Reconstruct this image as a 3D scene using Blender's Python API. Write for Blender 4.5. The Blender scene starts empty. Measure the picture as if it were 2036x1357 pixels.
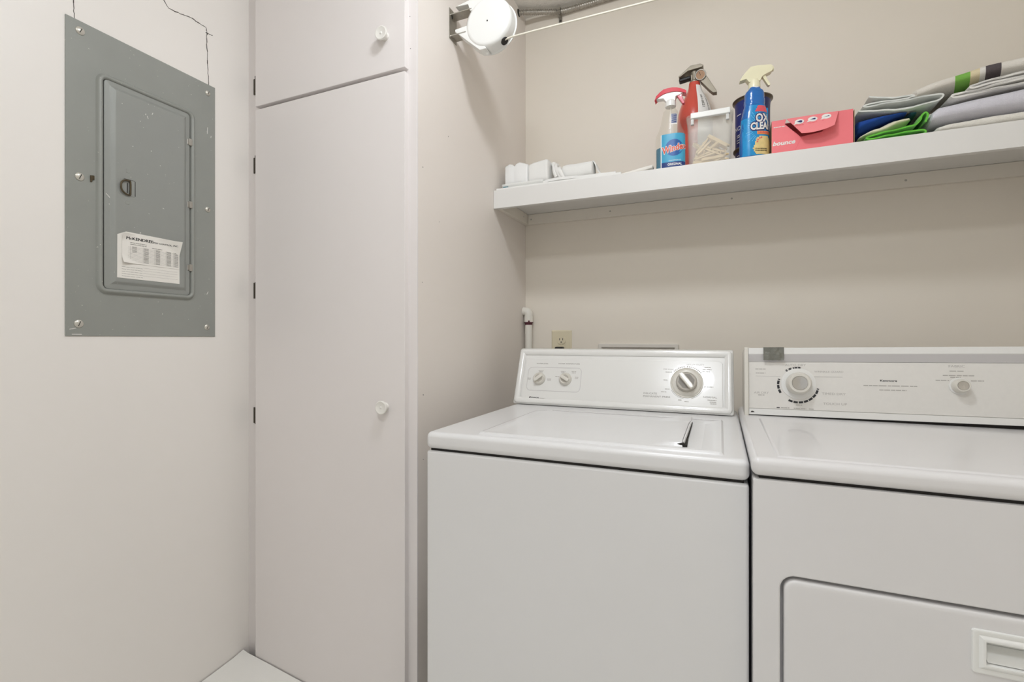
import bpy, bmesh, math, random
from mathutils import Vector, Matrix, noise

random.seed(7)
scene = bpy.context.scene
COL = scene.collection
R = math.radians

# ------------------------------------------------------------------ camera
cam_d = bpy.data.cameras.new('camera')
cam = bpy.data.objects.new('camera', cam_d)
COL.objects.link(cam)
cam.location = (0.0, 0.0, 1.08)
cam.rotation_euler = (R(90), 0, R(23.3))
cam_d.sensor_width = 36.0
cam_d.lens = 961.5 / 2036 * 36.0
cam_d.shift_y = -4.0 / 2036
cam_d.clip_start = 0.02
scene.camera = cam

# ------------------------------------------------------------------ world, exposure
world = bpy.data.worlds.new('world')
scene.world = world
world.use_nodes = True
world.node_tree.nodes['Background'].inputs[0].default_value = (0.93, 0.96, 1.0, 1)
world.node_tree.nodes['Background'].inputs[1].default_value = 0.5
vs = scene.view_settings
vs.view_transform = 'Standard'
vs.look = 'None'
vs.exposure = 0.63
vs.gamma = 1.0
vs.use_curve_mapping = False
LAMP_MAIN = 41.0      # emission of the ceiling lamp over the machines
LAMP_REAR = 25.0      # emission of the ceiling lamp by the doorway

# ------------------------------------------------------------------ room numbers (metres)
XL, XR = -1.437, 0.95        # left wall, right wall
YB, YFR = 1.9365, -1.35      # back wall, wall behind the camera
XS = -0.7703                 # side of the built-in cabinet
YC = 1.129                   # face frame of the cabinet
ZC = 2.459                   # ceiling

# ------------------------------------------------------------------ materials
def lin(c):
    return tuple((v / 255 / 12.92) if v / 255 <= 0.04045 else ((v / 255 + 0.055) / 1.055) ** 2.4 for v in c)

MATS = {}
def mat(name, rgb, rough=0.5, metal=0.0, spec=0.5, var=0.0, vscale=6.0, bump=0.0, bscale=200.0,
        trans=0.0, coat=0.0, emit=0.0, spots=None, sheen=0.0, ior=1.5, alpha=1.0):
    m = bpy.data.materials.new(name)
    m.use_nodes = True
    nt = m.node_tree
    b = nt.nodes['Principled BSDF']
    c = lin(rgb) + (1,)
    b.inputs['Base Color'].default_value = c
    b.inputs['Roughness'].default_value = rough
    b.inputs['Metallic'].default_value = metal
    b.inputs['Specular IOR Level'].default_value = spec
    b.inputs['Transmission Weight'].default_value = trans
    b.inputs['Coat Weight'].default_value = coat
    b.inputs['IOR'].default_value = ior
    if sheen:
        b.inputs['Sheen Weight'].default_value = sheen
    if emit:
        b.inputs['Emission Color'].default_value = c
        b.inputs['Emission Strength'].default_value = emit
    tc = None
    def coords():
        nonlocal tc
        if tc is None:
            tc = nt.nodes.new('ShaderNodeTexCoord')
        return tc.outputs['Object']
    last = None
    if var:
        n = nt.nodes.new('ShaderNodeTexNoise')
        n.inputs['Scale'].default_value = vscale
        n.inputs['Detail'].default_value = 4
        nt.links.new(coords(), n.inputs['Vector'])
        mx = nt.nodes.new('ShaderNodeMix'); mx.data_type = 'RGBA'
        nt.links.new(n.outputs['Fac'], mx.inputs['Factor'])
        mx.inputs['A'].default_value = tuple(min(1, v * (1 + var)) for v in c[:3]) + (1,)
        mx.inputs['B'].default_value = tuple(v * (1 - var) for v in c[:3]) + (1,)
        last = mx.outputs['Result']
    if spots:                       # paint chips / stains with a shape of their own
        scale, thr, rgb2 = spots
        n = nt.nodes.new('ShaderNodeTexNoise')
        n.inputs['Scale'].default_value = scale
        n.inputs['Detail'].default_value = 2
        nt.links.new(coords(), n.inputs['Vector'])
        rp = nt.nodes.new('ShaderNodeValToRGB')
        rp.color_ramp.elements[0].position = thr
        rp.color_ramp.elements[1].position = thr + 0.015
        nt.links.new(n.outputs['Fac'], rp.inputs['Fac'])
        mx = nt.nodes.new('ShaderNodeMix'); mx.data_type = 'RGBA'
        nt.links.new(rp.outputs['Color'], mx.inputs['Factor'])
        if last is not None:
            nt.links.new(last, mx.inputs['A'])
        else:
            mx.inputs['A'].default_value = c
        mx.inputs['B'].default_value = lin(rgb2) + (1,)
        last = mx.outputs['Result']
    if last is not None:
        nt.links.new(last, b.inputs['Base Color'])
    if bump:
        n = nt.nodes.new('ShaderNodeTexNoise')
        n.inputs['Scale'].default_value = bscale
        n.inputs['Detail'].default_value = 3
        nt.links.new(coords(), n.inputs['Vector'])
        bp = nt.nodes.new('ShaderNodeBump')
        bp.inputs['Strength'].default_value = bump
        bp.inputs['Distance'].default_value = 0.002
        nt.links.new(n.outputs['Fac'], bp.inputs['Height'])
        nt.links.new(bp.outputs['Normal'], b.inputs['Normal'])
    MATS[name] = m
    return m

def clear_mat(name, rgb, opac, rough=0.15):
    """clear or frosted plastic: see-through mixed with a little milky body and a gloss"""
    m = bpy.data.materials.new(name); m.use_nodes = True
    nt = m.node_tree; b = nt.nodes['Principled BSDF']
    b.inputs['Base Color'].default_value = lin(rgb) + (1,)
    b.inputs['Roughness'].default_value = rough
    t = nt.nodes.new('ShaderNodeBsdfTransparent')
    t.inputs['Color'].default_value = (0.97, 0.97, 0.95, 1)
    mx = nt.nodes.new('ShaderNodeMixShader'); mx.inputs[0].default_value = opac
    nt.links.new(t.outputs[0], mx.inputs[1]); nt.links.new(b.outputs[0], mx.inputs[2])
    nt.links.new(mx.outputs[0], nt.nodes['Material Output'].inputs['Surface'])
    MATS[name] = m
    return m

def stripe_mat(name, stops, rough=0.95):
    """cloth woven in bands across its length (object X)"""
    m = bpy.data.materials.new(name); m.use_nodes = True
    nt = m.node_tree; b = nt.nodes['Principled BSDF']; b.inputs['Roughness'].default_value = rough
    tc = nt.nodes.new('ShaderNodeTexCoord'); sx = nt.nodes.new('ShaderNodeSeparateXYZ')
    nt.links.new(tc.outputs['Object'], sx.inputs[0])
    rp = nt.nodes.new('ShaderNodeValToRGB'); rp.color_ramp.interpolation = 'CONSTANT'
    el = rp.color_ramp.elements
    while len(el) < len(stops): el.new(0.5)
    for e, (p, c) in zip(el, stops):
        e.position = p; e.color = lin(c) + (1,)
    ma = nt.nodes.new('ShaderNodeMath'); ma.operation = 'MULTIPLY_ADD'   # the towel was folded a little off square
    nt.links.new(sx.outputs['Y'], ma.inputs[0]); ma.inputs[1].default_value = -0.30; ma.inputs[2].default_value = 0.498
    ad = nt.nodes.new('ShaderNodeMath'); ad.operation = 'ADD'
    nt.links.new(sx.outputs['X'], ad.inputs[0]); nt.links.new(ma.outputs[0], ad.inputs[1])
    nt.links.new(ad.outputs[0], rp.inputs['Fac'])
    nt.links.new(rp.outputs['Color'], b.inputs['Base Color'])
    n = nt.nodes.new('ShaderNodeTexNoise'); n.inputs['Scale'].default_value = 500
    nt.links.new(tc.outputs['Object'], n.inputs['Vector'])
    bp = nt.nodes.new('ShaderNodeBump'); bp.inputs['Strength'].default_value = 0.6; bp.inputs['Distance'].default_value = 0.002
    nt.links.new(n.outputs['Fac'], bp.inputs['Height']); nt.links.new(bp.outputs['Normal'], b.inputs['Normal'])
    MATS[name] = m
    return m

mat('wall', (239, 231, 218), 0.55, var=0.018, vscale=2.5, bump=0.06, bscale=60)
mat('side_paint', (238, 230, 222), 0.5, var=0.018, vscale=2.5, bump=0.06, bscale=60)
mat('wall_semi', (240, 235, 229), 0.38, var=0.02, vscale=2.0, bump=0.05, bscale=40)
mat('ceiling', (240, 237, 230), 0.9, var=0.04, vscale=60, bump=1.0, bscale=140)
mat('floor', (238, 236, 230), 0.4, var=0.02, vscale=5)
mat('cabinet', (234, 228, 225), 0.42, var=0.02, vscale=3, bump=0.05, bscale=50)
mat('trim_white', (226, 223, 218), 0.4, var=0.01, vscale=8)
mat('shelf', (229, 227, 223), 0.35, var=0.012, vscale=12, bump=0.03, bscale=90)
mat('cleat', (236, 229, 217), 0.5, var=0.02, vscale=6)
mat('knob_white', (238, 235, 228), 0.3)
mat('hinge', (72, 66, 56), 0.4, metal=0.8, var=0.3, vscale=300)
mat('panel_grey', (150, 152, 146), 0.42, metal=0.1, var=0.05, vscale=14, spots=(150, 0.735, (200, 198, 190)))
mat('panel_door', (150, 152, 147), 0.4, metal=0.1, var=0.04, vscale=18, spots=(110, 0.755, (214, 212, 206)))
mat('screw', (200, 196, 186), 0.35, metal=0.5)
mat('slot_dark', (60, 58, 54), 0.6)
mat('steel_dull', (142, 134, 119), 0.48, metal=0.55, var=0.12, vscale=60)
mat('steel', (176, 172, 164), 0.32, metal=0.85, var=0.1, vscale=120)
mat('bronze', (96, 86, 68), 0.4, metal=0.8, var=0.15, vscale=150)
mat('paper', (236, 232, 224), 0.75, var=0.02, vscale=40)
mat('paper_aged', (228, 218, 202), 0.75, var=0.05, vscale=60)
mat('ink', (52, 52, 54), 0.7)
mat('ink_soft', (150, 146, 140), 0.7)
mat('ink_pale', (184, 180, 174), 0.7)
mat('crack', (70, 64, 56), 0.9, var=0.4, vscale=200)
mat('plastic_white', (240, 240, 236), 0.28, coat=0.3)
mat('plastic_grey', (206, 206, 202), 0.35)
mat('line_white', (236, 230, 214), 0.6)
mat('black', (22, 21, 20), 0.5)
mat('enamel', (228, 227, 226), 0.3, coat=0.12, var=0.008, vscale=3)
mat('enamel_dryer', (228, 226, 225), 0.28, coat=0.35, var=0.02, vscale=9)
mat('console_white', (234, 233, 229), 0.22, coat=0.5)
mat('console_print', (232, 231, 227), 0.2, coat=0.5)
mat('console_grain', (228, 225, 219), 0.45, var=0.03, vscale=90)
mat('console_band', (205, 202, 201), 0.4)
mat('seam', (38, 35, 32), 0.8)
mat('dial_cream', (222, 218, 208), 0.35, coat=0.3)
mat('dial_grey', (186, 180, 170), 0.4)
mat('brushed', (196, 194, 190), 0.25, metal=0.95)
mat('foil', (122, 122, 114), 0.35, metal=0.6, var=0.2, vscale=60, bump=0.8, bscale=70)
mat('outlet_ivory', (226, 216, 188), 0.35)
mat('pvc', (236, 232, 222), 0.35)
mat('primer', (92, 42, 52), 0.6)
mat('wash_box', (226, 221, 212), 0.4)
mat('cotton_white', (240, 239, 235), 0.9, bump=0.25, bscale=400, sheen=0.2)
mat('plastic_wrap', (242, 242, 240), 0.22, coat=0.5)
mat('teal_tag', (96, 140, 150), 0.6)
mat('liquid', (8, 112, 146), 0.12, coat=0.5)
mat('label_blue', (70, 168, 206), 0.35, var=0.05, vscale=40)
mat('label_navy', (34, 62, 128), 0.35)
mat('globe_blue', (44, 96, 168), 0.35, var=0.35, vscale=60)
mat('windex_red', (232, 92, 66), 0.35)
mat('head_red', (222, 74, 88), 0.3, coat=0.4)
mat('trigger_red', (206, 34, 66), 0.3, coat=0.4)
mat('ext_red', (206, 76, 60), 0.28, coat=0.6, var=0.05, vscale=20)
mat('gauge_face', (176, 138, 104), 0.4, var=0.3, vscale=120)
mat('print_white', (240, 238, 234), 0.6)
mat('blue_plastic', (16, 106, 186), 0.22, coat=0.5)
mat('label_sky', (28, 146, 208), 0.3, var=0.18, vscale=70)
mat('ray_pale', (140, 214, 244), 0.35)
mat('label_red', (232, 92, 104), 0.4)
mat('label_yellow', (232, 208, 142), 0.4, var=0.15, vscale=90)
mat('label_orange', (238, 160, 86), 0.4)
mat('navy_clean', (44, 40, 110), 0.35)
mat('cream_head', (240, 234, 200), 0.32, coat=0.3)
mat('can_navy', (26, 40, 116), 0.35, var=0.2, vscale=30)
mat('can_metal', (110, 102, 90), 0.35, metal=0.8)
mat('box_pink', (246, 126, 132), 0.5, var=0.04, vscale=14)
mat('box_pink_flap', (248, 138, 142), 0.5, var=0.03, vscale=14)
mat('card_brown', (176, 148, 112), 0.8)
mat('icon_navy', (46, 52, 108), 0.5)
mat('clothespin', (240, 216, 174), 0.65, var=0.1, vscale=60)
mat('green_cloth', (112, 206, 68), 0.95, bump=0.5, bscale=500, sheen=0.3, var=0.08, vscale=40)
mat('cream_cloth', (234, 228, 200), 0.95, bump=0.5, bscale=420, sheen=0.3, var=0.06, vscale=40)
mat('blue_cloth', (24, 74, 160), 0.9, bump=0.4, bscale=420, var=0.25, vscale=25)
mat('teal_cloth', (18, 66, 76), 0.95, bump=0.4, bscale=420)
mat('grey_cloth', (230, 232, 226), 0.95, bump=0.5, bscale=420, var=0.07, vscale=50)
mat('grey_edge', (120, 130, 128), 0.95, var=0.25, vscale=200)
mat('towel_cream', (238, 234, 224), 0.98, bump=0.8, bscale=480, sheen=0.3, var=0.03, vscale=50)
mat('towel_lavender', (220, 218, 226), 0.98, bump=0.8, bscale=480, sheen=0.3, var=0.04, vscale=50)
mat('towel_white', (242, 239, 233), 0.98, bump=0.7, bscale=480, sheen=0.3, var=0.03, vscale=50)
stripe_mat('towel_striped', [(0.0, (230, 224, 214)), (0.578, (128, 186, 82)), (0.606, (228, 214, 178)),
                             (0.626, (232, 228, 220)), (0.640, (88, 80, 82)), (0.668, (232, 227, 218))])
clear_mat('clear_bottle', (232, 228, 218), 0.09, 0.06)
clear_mat('frosted_bin', (250, 247, 243), 0.19, 0.25)
mat('lamp_glow', (243, 248, 255), 0.5, emit=LAMP_MAIN)
mat('lamp_glow_rear', (243, 248, 255), 0.5, emit=LAMP_REAR)

# ------------------------------------------------------------------ mesh helpers
def frame(o, u, v):
    """local (x,y,z) -> o + x*u + y*v + z*n with n = u x v"""
    u = Vector(u).normalized(); v = Vector(v).normalized(); n = u.cross(v).normalized()
    return Matrix(((u.x, v.x, n.x, o[0]), (u.y, v.y, n.y, o[1]), (u.z, v.z, n.z, o[2]), (0, 0, 0, 1)))

I4 = Matrix.Identity(4)
def new(): return bmesh.new()

def merge(bm, tmp, M=I4):
    me = bpy.data.meshes.new('tmp')
    tmp.transform(M)
    if M.determinant() < 0:
        bmesh.ops.reverse_faces(tmp, faces=tmp.faces)
    tmp.to_mesh(me); tmp.free()
    bm.from_mesh(me)
    bpy.data.meshes.remove(me)
    return bm

def box(bm, x0, x1, y0, y1, z0, z1, bev=0.0, seg=2, M=I4):
    t = bmesh.new()
    bmesh.ops.create_cube(t, size=1.0)
    for v in t.verts:
        v.co = Vector(((x0 + x1) / 2 + v.co.x * (x1 - x0), (y0 + y1) / 2 + v.co.y * (y1 - y0), (z0 + z1) / 2 + v.co.z * (z1 - z0)))
    if bev:
        bmesh.ops.bevel(t, geom=list(t.edges), offset=bev, segments=seg, profile=0.5, affect='EDGES')
    return merge(bm, t, M)

def prism(bm, poly, h0, h1, M=I4, bev=0.0, seg=2):
    t = bmesh.new()
    a = [t.verts.new((x, y, h0)) for x, y in poly]
    b = [t.verts.new((x, y, h1)) for x, y in poly]
    n = len(poly)
    t.faces.new(list(reversed(a))); t.faces.new(b)
    for i in range(n):
        t.faces.new((a[i], a[(i + 1) % n], b[(i + 1) % n], b[i]))
    bmesh.ops.recalc_face_normals(t, faces=t.faces)
    if bev:
        bmesh.ops.bevel(t, geom=list(t.edges), offset=bev, segments=seg, profile=0.5, affect='EDGES', clamp_overlap=True)
    return merge(bm, t, M)

def loops(bm, rings, cap0=True, cap1=True, M=I4, close=True):
    t = bmesh.new()
    vs_ = [[t.verts.new(p) for p in ring] for ring in rings]
    n = len(rings[0])
    for a, b in zip(vs_, vs_[1:]):
        for i in range(n if close else n - 1):
            t.faces.new((a[i], a[(i + 1) % n], b[(i + 1) % n], b[i]))
    if cap0 and close: t.faces.new(list(reversed(vs_[0])))
    if cap1 and close: t.faces.new(vs_[-1])
    bmesh.ops.recalc_face_normals(t, faces=t.faces)
    return merge(bm, t, M)

def lathe(bm, prof, seg=24, M=I4, cap0=True, cap1=True):
    rings = [[(r * math.cos(2 * math.pi * i / seg), r * math.sin(2 * math.pi * i / seg), h) for i in range(seg)] for r, h in prof]
    return loops(bm, rings, cap0, cap1, M)

def tube(bm, pts, r, seg=8, M=I4, cap=True):
    pts = [Vector(p) for p in pts]
    rs = r if isinstance(r, (list, tuple)) else [r] * len(pts)
    rings = []
    up = None
    for i, p in enumerate(pts):
        d = (pts[min(i + 1, len(pts) - 1)] - pts[max(i - 1, 0)]).normalized()
        if up is None:
            up = Vector((0, 0, 1)) if abs(d.z) < 0.9 else Vector((0, 1, 0))
        s = d.cross(up).normalized(); up = s.cross(d).normalized()
        rings.append([p + (s * math.cos(2 * math.pi * k / seg) + up * math.sin(2 * math.pi * k / seg)) * rs[i] for k in range(seg)])
    return loops(bm, rings, cap, cap, M)

def rrect(x0, x1, y0, y1, r, seg=5):
    r = max(1e-5, min(r, (x1 - x0) / 2 - 1e-5, (y1 - y0) / 2 - 1e-5))
    out = []
    for cx, cy, a0 in ((x1 - r, y1 - r, 0), (x0 + r, y1 - r, 90), (x0 + r, y0 + r, 180), (x1 - r, y0 + r, 270)):
        for k in range(seg + 1):
            a = R(a0 + 90 * k / seg)
            out.append((cx + r * math.cos(a), cy + r * math.sin(a)))
    return out

def rrloft(bm, x0, x1, y0, y1, r, prof, M=I4, cap0=False, cap1=True, seg=5):
    """concentric rounded rectangles; prof = (inset, height)"""
    rings = []
    for ins, h in prof:
        rings.append([(x, y, h) for x, y in rrect(x0 + ins, x1 - ins, y0 + ins, y1 - ins, max(0.0004, r - ins), seg)])
    return loops(bm, rings, cap0, cap1, M)

def smooth_path(pts, sub=5):
    P = [Vector(p) for p in pts]
    out = []
    for i in range(len(P) - 1):
        p0, p1, p2, p3 = P[max(i - 1, 0)], P[i], P[i + 1], P[min(i + 2, len(P) - 1)]
        for k in range(sub):
            t = k / sub
            out.append(0.5 * ((2 * p1) + (p2 - p0) * t + (2 * p0 - 5 * p1 + 4 * p2 - p3) * t * t + (3 * p1 - p0 - 3 * p2 + p3) * t ** 3))
    out.append(P[-1])
    return out

def loftx(bm, st, n=2.6, seg=28, amp=0.0, fr=18.0, seedv=0.0, M=I4, sub=4):
    """soft body lofted along x: stations (x, yc, zc, hy, hz); superellipse sections"""
    S = smooth_path([Vector((s[0], s[1], s[2], s[3], s[4])) for s in st], sub) if False else None
    stn = []
    for i in range(len(st) - 1):
        for k in range(sub):
            t = k / sub
            stn.append([st[i][j] * (1 - t) + st[i + 1][j] * t for j in range(5)])
    stn.append(list(st[-1]))
    rings = []
    for x, yc, zc, hy, hz in stn:
        ring = []
        for k in range(seg):
            a = 2 * math.pi * k / seg
            c, s = math.cos(a), math.sin(a)
            y = yc + hy * math.copysign(abs(c) ** (2 / n), c)
            z = zc + hz * math.copysign(abs(s) ** (2 / n), s)
            p = Vector((x, y, z))
            if amp:
                d = noise.noise_vector(Vector((x * fr + seedv, y * fr, z * fr * 1.5)))
                p += Vector((d.x * amp, d.y * amp, d.z * amp * 0.6 * min(1, hz / 0.008)))
            ring.append(p)
        rings.append(ring)
    return loops(bm, rings, True, True, M)

def ribbon(bm, path, y0, y1, th, ny=10, amp=0.002, fr=25.0, seedv=0.0, sub=5, flare=0.0):
    """folded cloth: a path in x,z swept along y, with thickness and a little waviness"""
    P = smooth_path([Vector((p[0], 0, p[1])) for p in path], sub)
    n = len(P)
    nor = []
    for i in range(n):
        d = (P[min(i + 1, n - 1)] - P[max(i - 1, 0)]).normalized()
        nor.append(Vector((-d.z, 0, d.x)))
    rings = []
    for j in range(ny + 1):
        y = y0 + (y1 - y0) * j / ny
        up, lo = [], []
        for i in range(n):
            w = noise.noise(Vector((P[i].x * fr, y * fr * 0.8, P[i].z * fr + seedv))) * amp
            yy = y + noise.noise(Vector((i * 0.21 + seedv, P[i].x * 9, 1.7))) * amp * 2.2
            up.append(P[i] + nor[i] * (th / 2) + Vector((0, yy, w)))
            lo.append(P[i] - nor[i] * (th / 2) + Vector((0, yy, w)))
        rings.append(up + list(reversed(lo)))
    return loops(bm, rings, True, True)

def text(bm, body, size, M, align='CENTER', bold=0.0, shear=0.0, ext=0.0002, sx=1.0, warp=None):
    cu = bpy.data.curves.new('txt', 'FONT')
    cu.body = body; cu.size = size; cu.align_x = align; cu.align_y = 'CENTER'
    cu.offset = bold; cu.shear = shear; cu.extrude = ext; cu.resolution_u = 3
    o = bpy.data.objects.new('txt', cu)
    me = bpy.data.meshes.new_from_object(o)
    t = bmesh.new(); t.from_mesh(me)
    for v in t.verts: v.co.x *= sx
    if warp:
        for v in t.verts: v.co = warp(v.co)
    bpy.data.objects.remove(o); bpy.data.curves.remove(cu); bpy.data.meshes.remove(me)
    return merge(bm, t, M)

def dashes(bm, x, y, w, h, M, n=6, z=0.0002):
    """a line of print too small to read"""
    rng = random.Random(int(x * 9999) + int(y * 7777))
    c = x - w / 2
    while c < x + w / 2:
        l = min(rng.uniform(0.5, 1.6) * w / n, x + w / 2 - c)
        if l <= 0.0003: break
        box(bm, c, c + l * 0.86, y - h / 2, y + h / 2, 0, z, M=M)
        c += l
    return bm

# ------------------------------------------------------------------ object helpers
def obj(name, bm, m, parent=None, world=True, ang=35.0, wn=True):
    me = bpy.data.meshes.new(name)
    bm.to_mesh(me); bm.free()
    me.materials.append(MATS[m])
    for p in me.polygons: p.use_smooth = True
    me.set_sharp_from_angle(angle=R(ang))
    o = bpy.data.objects.new(name, me)
    COL.objects.link(o)
    if wn:
        w = o.modifiers.new('weighted_normal', 'WEIGHTED_NORMAL'); w.keep_sharp = True; w.weight = 100
    if parent is not None:
        o.parent = parent
        if world and parent.type == 'EMPTY':
            o.matrix_parent_inverse = Matrix.Translation(-Vector(parent.location))
    return o

def thing(name, label, cat, loc=(0, 0, 0), rz=0.0, group=None):
    o = bpy.data.objects.new(name, None)
    o.empty_display_size = 0.05
    COL.objects.link(o)
    o.location = loc; o.rotation_euler = (0, 0, rz)
    o['label'] = label; o['category'] = cat
    if group: o['group'] = group
    return o

def tag(o, label, cat, group=None):
    o['label'] = label; o['category'] = cat
    if group: o['group'] = group
    return o

def struct(name, bm, m, parent=None):
    o = obj(name, bm, m, parent)
    if parent is None: o['kind'] = 'structure'
    return o

# ================================================================== ROOM
struct('floor', box(new(), XL - 0.1, XR + 0.1, YFR - 0.1, YB + 0.1, -0.06, 0.0), 'floor')
struct('ceiling', box(new(), XL - 0.1, XR + 0.1, YFR - 0.1, YB + 0.1, ZC, ZC + 0.08), 'ceiling')
wall_left = struct('wall_left', box(new(), XL - 0.1, XL, YFR - 0.1, YB + 0.1, 0, ZC), 'wall_semi')
struct('wall_back', box(new(), XL, XR, YB, YB + 0.1, 0, ZC), 'wall')
struct('wall_right', box(new(), XR, XR + 0.1, YFR - 0.1, YB + 0.1, 0, ZC), 'wall')
b = new()
box(b, XL, -0.55, YFR - 0.1, YFR, 0, ZC); box(b, 0.45, XR, YFR - 0.1, YFR, 0, ZC); box(b, -0.55, 0.45, YFR - 0.1, YFR, 2.08, ZC)
struct('wall_front', b, 'wall')
b = new()
for x0, x1, z0, z1 in ((-0.62, -0.55, 0, 2.15), (0.45, 0.52, 0, 2.15), (-0.55, 0.45, 2.08, 2.15)):
    box(b, x0, x1, YFR, YFR + 0.018, z0, z1, 0.004)
struct('trim_1', b, 'trim_white')

# the outline of an old patch cracked into the plaster above the panel
def crack(pts, w):
    b_ = new()
    rng = random.Random(3)
    P = []
    for (a, c) in zip(pts, pts[1:]):
        for k in range(8):
            t = k / 8
            P.append((a[0] * (1 - t) + c[0] * t + rng.uniform(-.0012, .0012), a[1] * (1 - t) + c[1] * t + rng.uniform(-.0012, .0012)))
    P.append(pts[-1])
    for i, (a, c) in enumerate(zip(P, P[1:])):
        d = Vector((c[0] - a[0], c[1] - a[1])).normalized(); n = Vector((-d.y, d.x)) * w * rng.uniform(0.35, 1.0)
        q = [(a[0] - n.x, a[1] - n.y), (c[0] + d.x * .001 - n.x, c[1] + d.y * .001 - n.y), (c[0] + d.x * .001 + n.x, c[1] + d.y * .001 + n.y), (a[0] + n.x, a[1] + n.y)]
        prism(b_, q, 0, 0.0006, WL)
    return b_
WL = frame((XL, 0, 0), (0, 1, 0), (0, 0, 1))          # on the left wall: x along the wall, y up
for pts, w in (([(0.83, 2.065), (0.875, 2.018), (0.94, 2.03), (0.982, 2.028), (0.986, 2.008)], 0.0012),
               ([(0.982, 2.012), (1.003, 2.016)], 0.0009),
               ([(0.985, 2.006), (0.987, 1.93), (0.991, 1.855)], 0.0011),
               ([(0.6565, 1.99), (0.6545, 1.90), (0.6560, 1.85)], 0.0009)):
    obj('crack', crack(pts, w), 'crack', wall_left)

# loose vinyl sheet that rides up into the corner
b = new(); t = bmesh.new()
nx, ny = 26, 26
g = []
def sheet_z(x, y):
    z = 0.060 - 0.120 * (x + 1.425) - 0.085 * (1.105 - y)
    return 0.005 + max(0.0, math.log(1 + math.exp((z - 0.004) * 120)) / 120) * 0.97
for top in (1, 0):
    for i in range(nx + 1):
        for j in range(ny + 1):
            x = -1.433 + (i / nx) * 0.60; y = 0.20 + (j / ny) * 0.905
            z = sheet_z(x, y) + noise.noise(Vector((x * 6, y * 6, 0))) * 0.0015
            if i == 0 and j == ny: z += 0.003
            g.append(t.verts.new((x, y, z if top else z - 0.003)))
K = (nx + 1) * (ny + 1)
def gi(i, j): return i * (ny + 1) + j
for i in range(nx):
    for j in range(ny):
        a = [gi(i, j), gi(i + 1, j), gi(i + 1, j + 1), gi(i, j + 1)]
        t.faces.new([g[k] for k in a]); t.faces.new([g[k + K] for k in reversed(a)])
for seq in ([(i, 0) for i in range(nx + 1)], [(nx, j) for j in range(ny + 1)], [(i, ny) for i in range(nx, -1, -1)], [(0, j) for j in range(ny, -1, -1)]):
    for (p, q) in zip(seq, seq[1:]):
        t.faces.new((g[gi(*q)], g[gi(*p)], g[gi(*p) + K], g[gi(*q) + K]))
merge(b, t)
tag(obj('vinyl_sheet', b, 'floor'), 'loose white vinyl sheet on the floor below the tall cabinet door', 'floor sheet')

# ================================================================== CEILING LAMPS (out of frame, they light the room)
def ceiling_lamp(x, y, r, gm, label):
    t_ = thing('ceiling_lamp', label, 'lamp', (x, y, ZC))
    obj('lamp_base', lathe(new(), [(r * 1.02, 0), (r * 1.06, -0.012), (r * 1.0, -0.024)], 32, Matrix.Translation((x, y, ZC))), 'plastic_white', t_)
    prof = [(r * 0.98, -0.02)] + [(r * 0.98 * math.cos(R(a)), -0.024 - 0.075 * math.sin(R(a))) for a in range(10, 90, 10)] + [(0.004, -0.099)]
    obj('lamp_shade', lathe(new(), prof, 32, Matrix.Translation((x, y, ZC))), gm, t_)
ceiling_lamp(-0.20, 0.68, 0.12, 'lamp_glow', 'round frosted ceiling lamp above the washing machine')
ceiling_lamp(-0.20, -0.37, 0.16, 'lamp_glow_rear', 'wide round frosted ceiling lamp near the doorway')

# ================================================================== BUILT-IN CABINET
cb = thing('storage_cabinet', 'tall built-in white cabinet with two slab doors in the left corner', 'cabinet', (-1.10, YC, 0))
obj('side_panel', box(new(), XS - 0.018, XS, YC + 0.0, YB, 0, ZC, 0.0012), 'side_paint', cb)
obj('left_stile', box(new(), XL, -1.375, YC, YC + 0.019, 0, ZC), 'cabinet', cb)
obj('right_stile', box(new(), -0.832, XS - 0.0002, YC - 0.003, YC + 0.016, 0, ZC, 0.0025), 'cabinet', cb)
obj('top_rail', box(new(), -1.375, -0.832, YC, YC + 0.019, 2.37, ZC), 'cabinet', cb)
obj('middle_rail', box(new(), -1.375, -0.832, YC, YC + 0.019, 1.795, 1.865), 'cabinet', cb)
obj('bottom_rail', box(new(), -1.375, -0.832, YC, YC + 0.019, 0.0, 0.09), 'cabinet', cb)
YD = 1.109                                           # front of the doors
DX0, DX1 = -1.3835, -0.7995
KM = lambda x, z: frame((x, YD, z), (1, 0, 0), (0, 0, 1))
for (z0, z1, kz, lb) in ((1.832, 2.36, 1.931, 'short upper slab door'), (0.010, 1.822, 0.889, 'tall lower slab door')):
    d = obj('door', box(new(), DX0, DX1, YD, YC - 0.0005, z0, z1, 0.003), 'cabinet', cb)
    d['label'] = lb
    # turned wooden knob with a dished face
    prof = [(0.0125, 0), (0.0118, 0.004), (0.0125, 0.008), (0.0160, 0.012), (0.0188, 0.0155), (0.0194, 0.0185), (0.0190, 0.0210), (0.0168, 0.0218), (0.012, 0.0205), (0.004, 0.0199), (0.0026, 0.0211), (0.0008, 0.0215)]
    obj('knob', lathe(new(), prof, 28, KM(-0.866, kz)), 'knob_white', d)
for z in (1.910, 1.651, 1.239, 0.829):
    h = new()
    box(h, -1.412, -1.3845, YC - 0.0035, YC - 0.0005, z - 0.026, z + 0.026, 0.001)
    tube(h, [(-1.389, YC - 0.010, z - 0.026), (-1.389, YC - 0.010, z + 0.026)], 0.0055, 10)
    tube(h, [(-1.389, YC - 0.010, z - 0.029), (-1.389, YC - 0.010, z - 0.026)], 0.003, 8)
    tube(h, [(-1.389, YC - 0.010, z + 0.026), (-1.389, YC - 0.010, z + 0.029)], 0.003, 8)
    obj('hinge', h, 'hinge', cb)
SIDE = lambda y, z: frame((XS, y, z), (0, 1, 0), (0, 0, 1))
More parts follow.
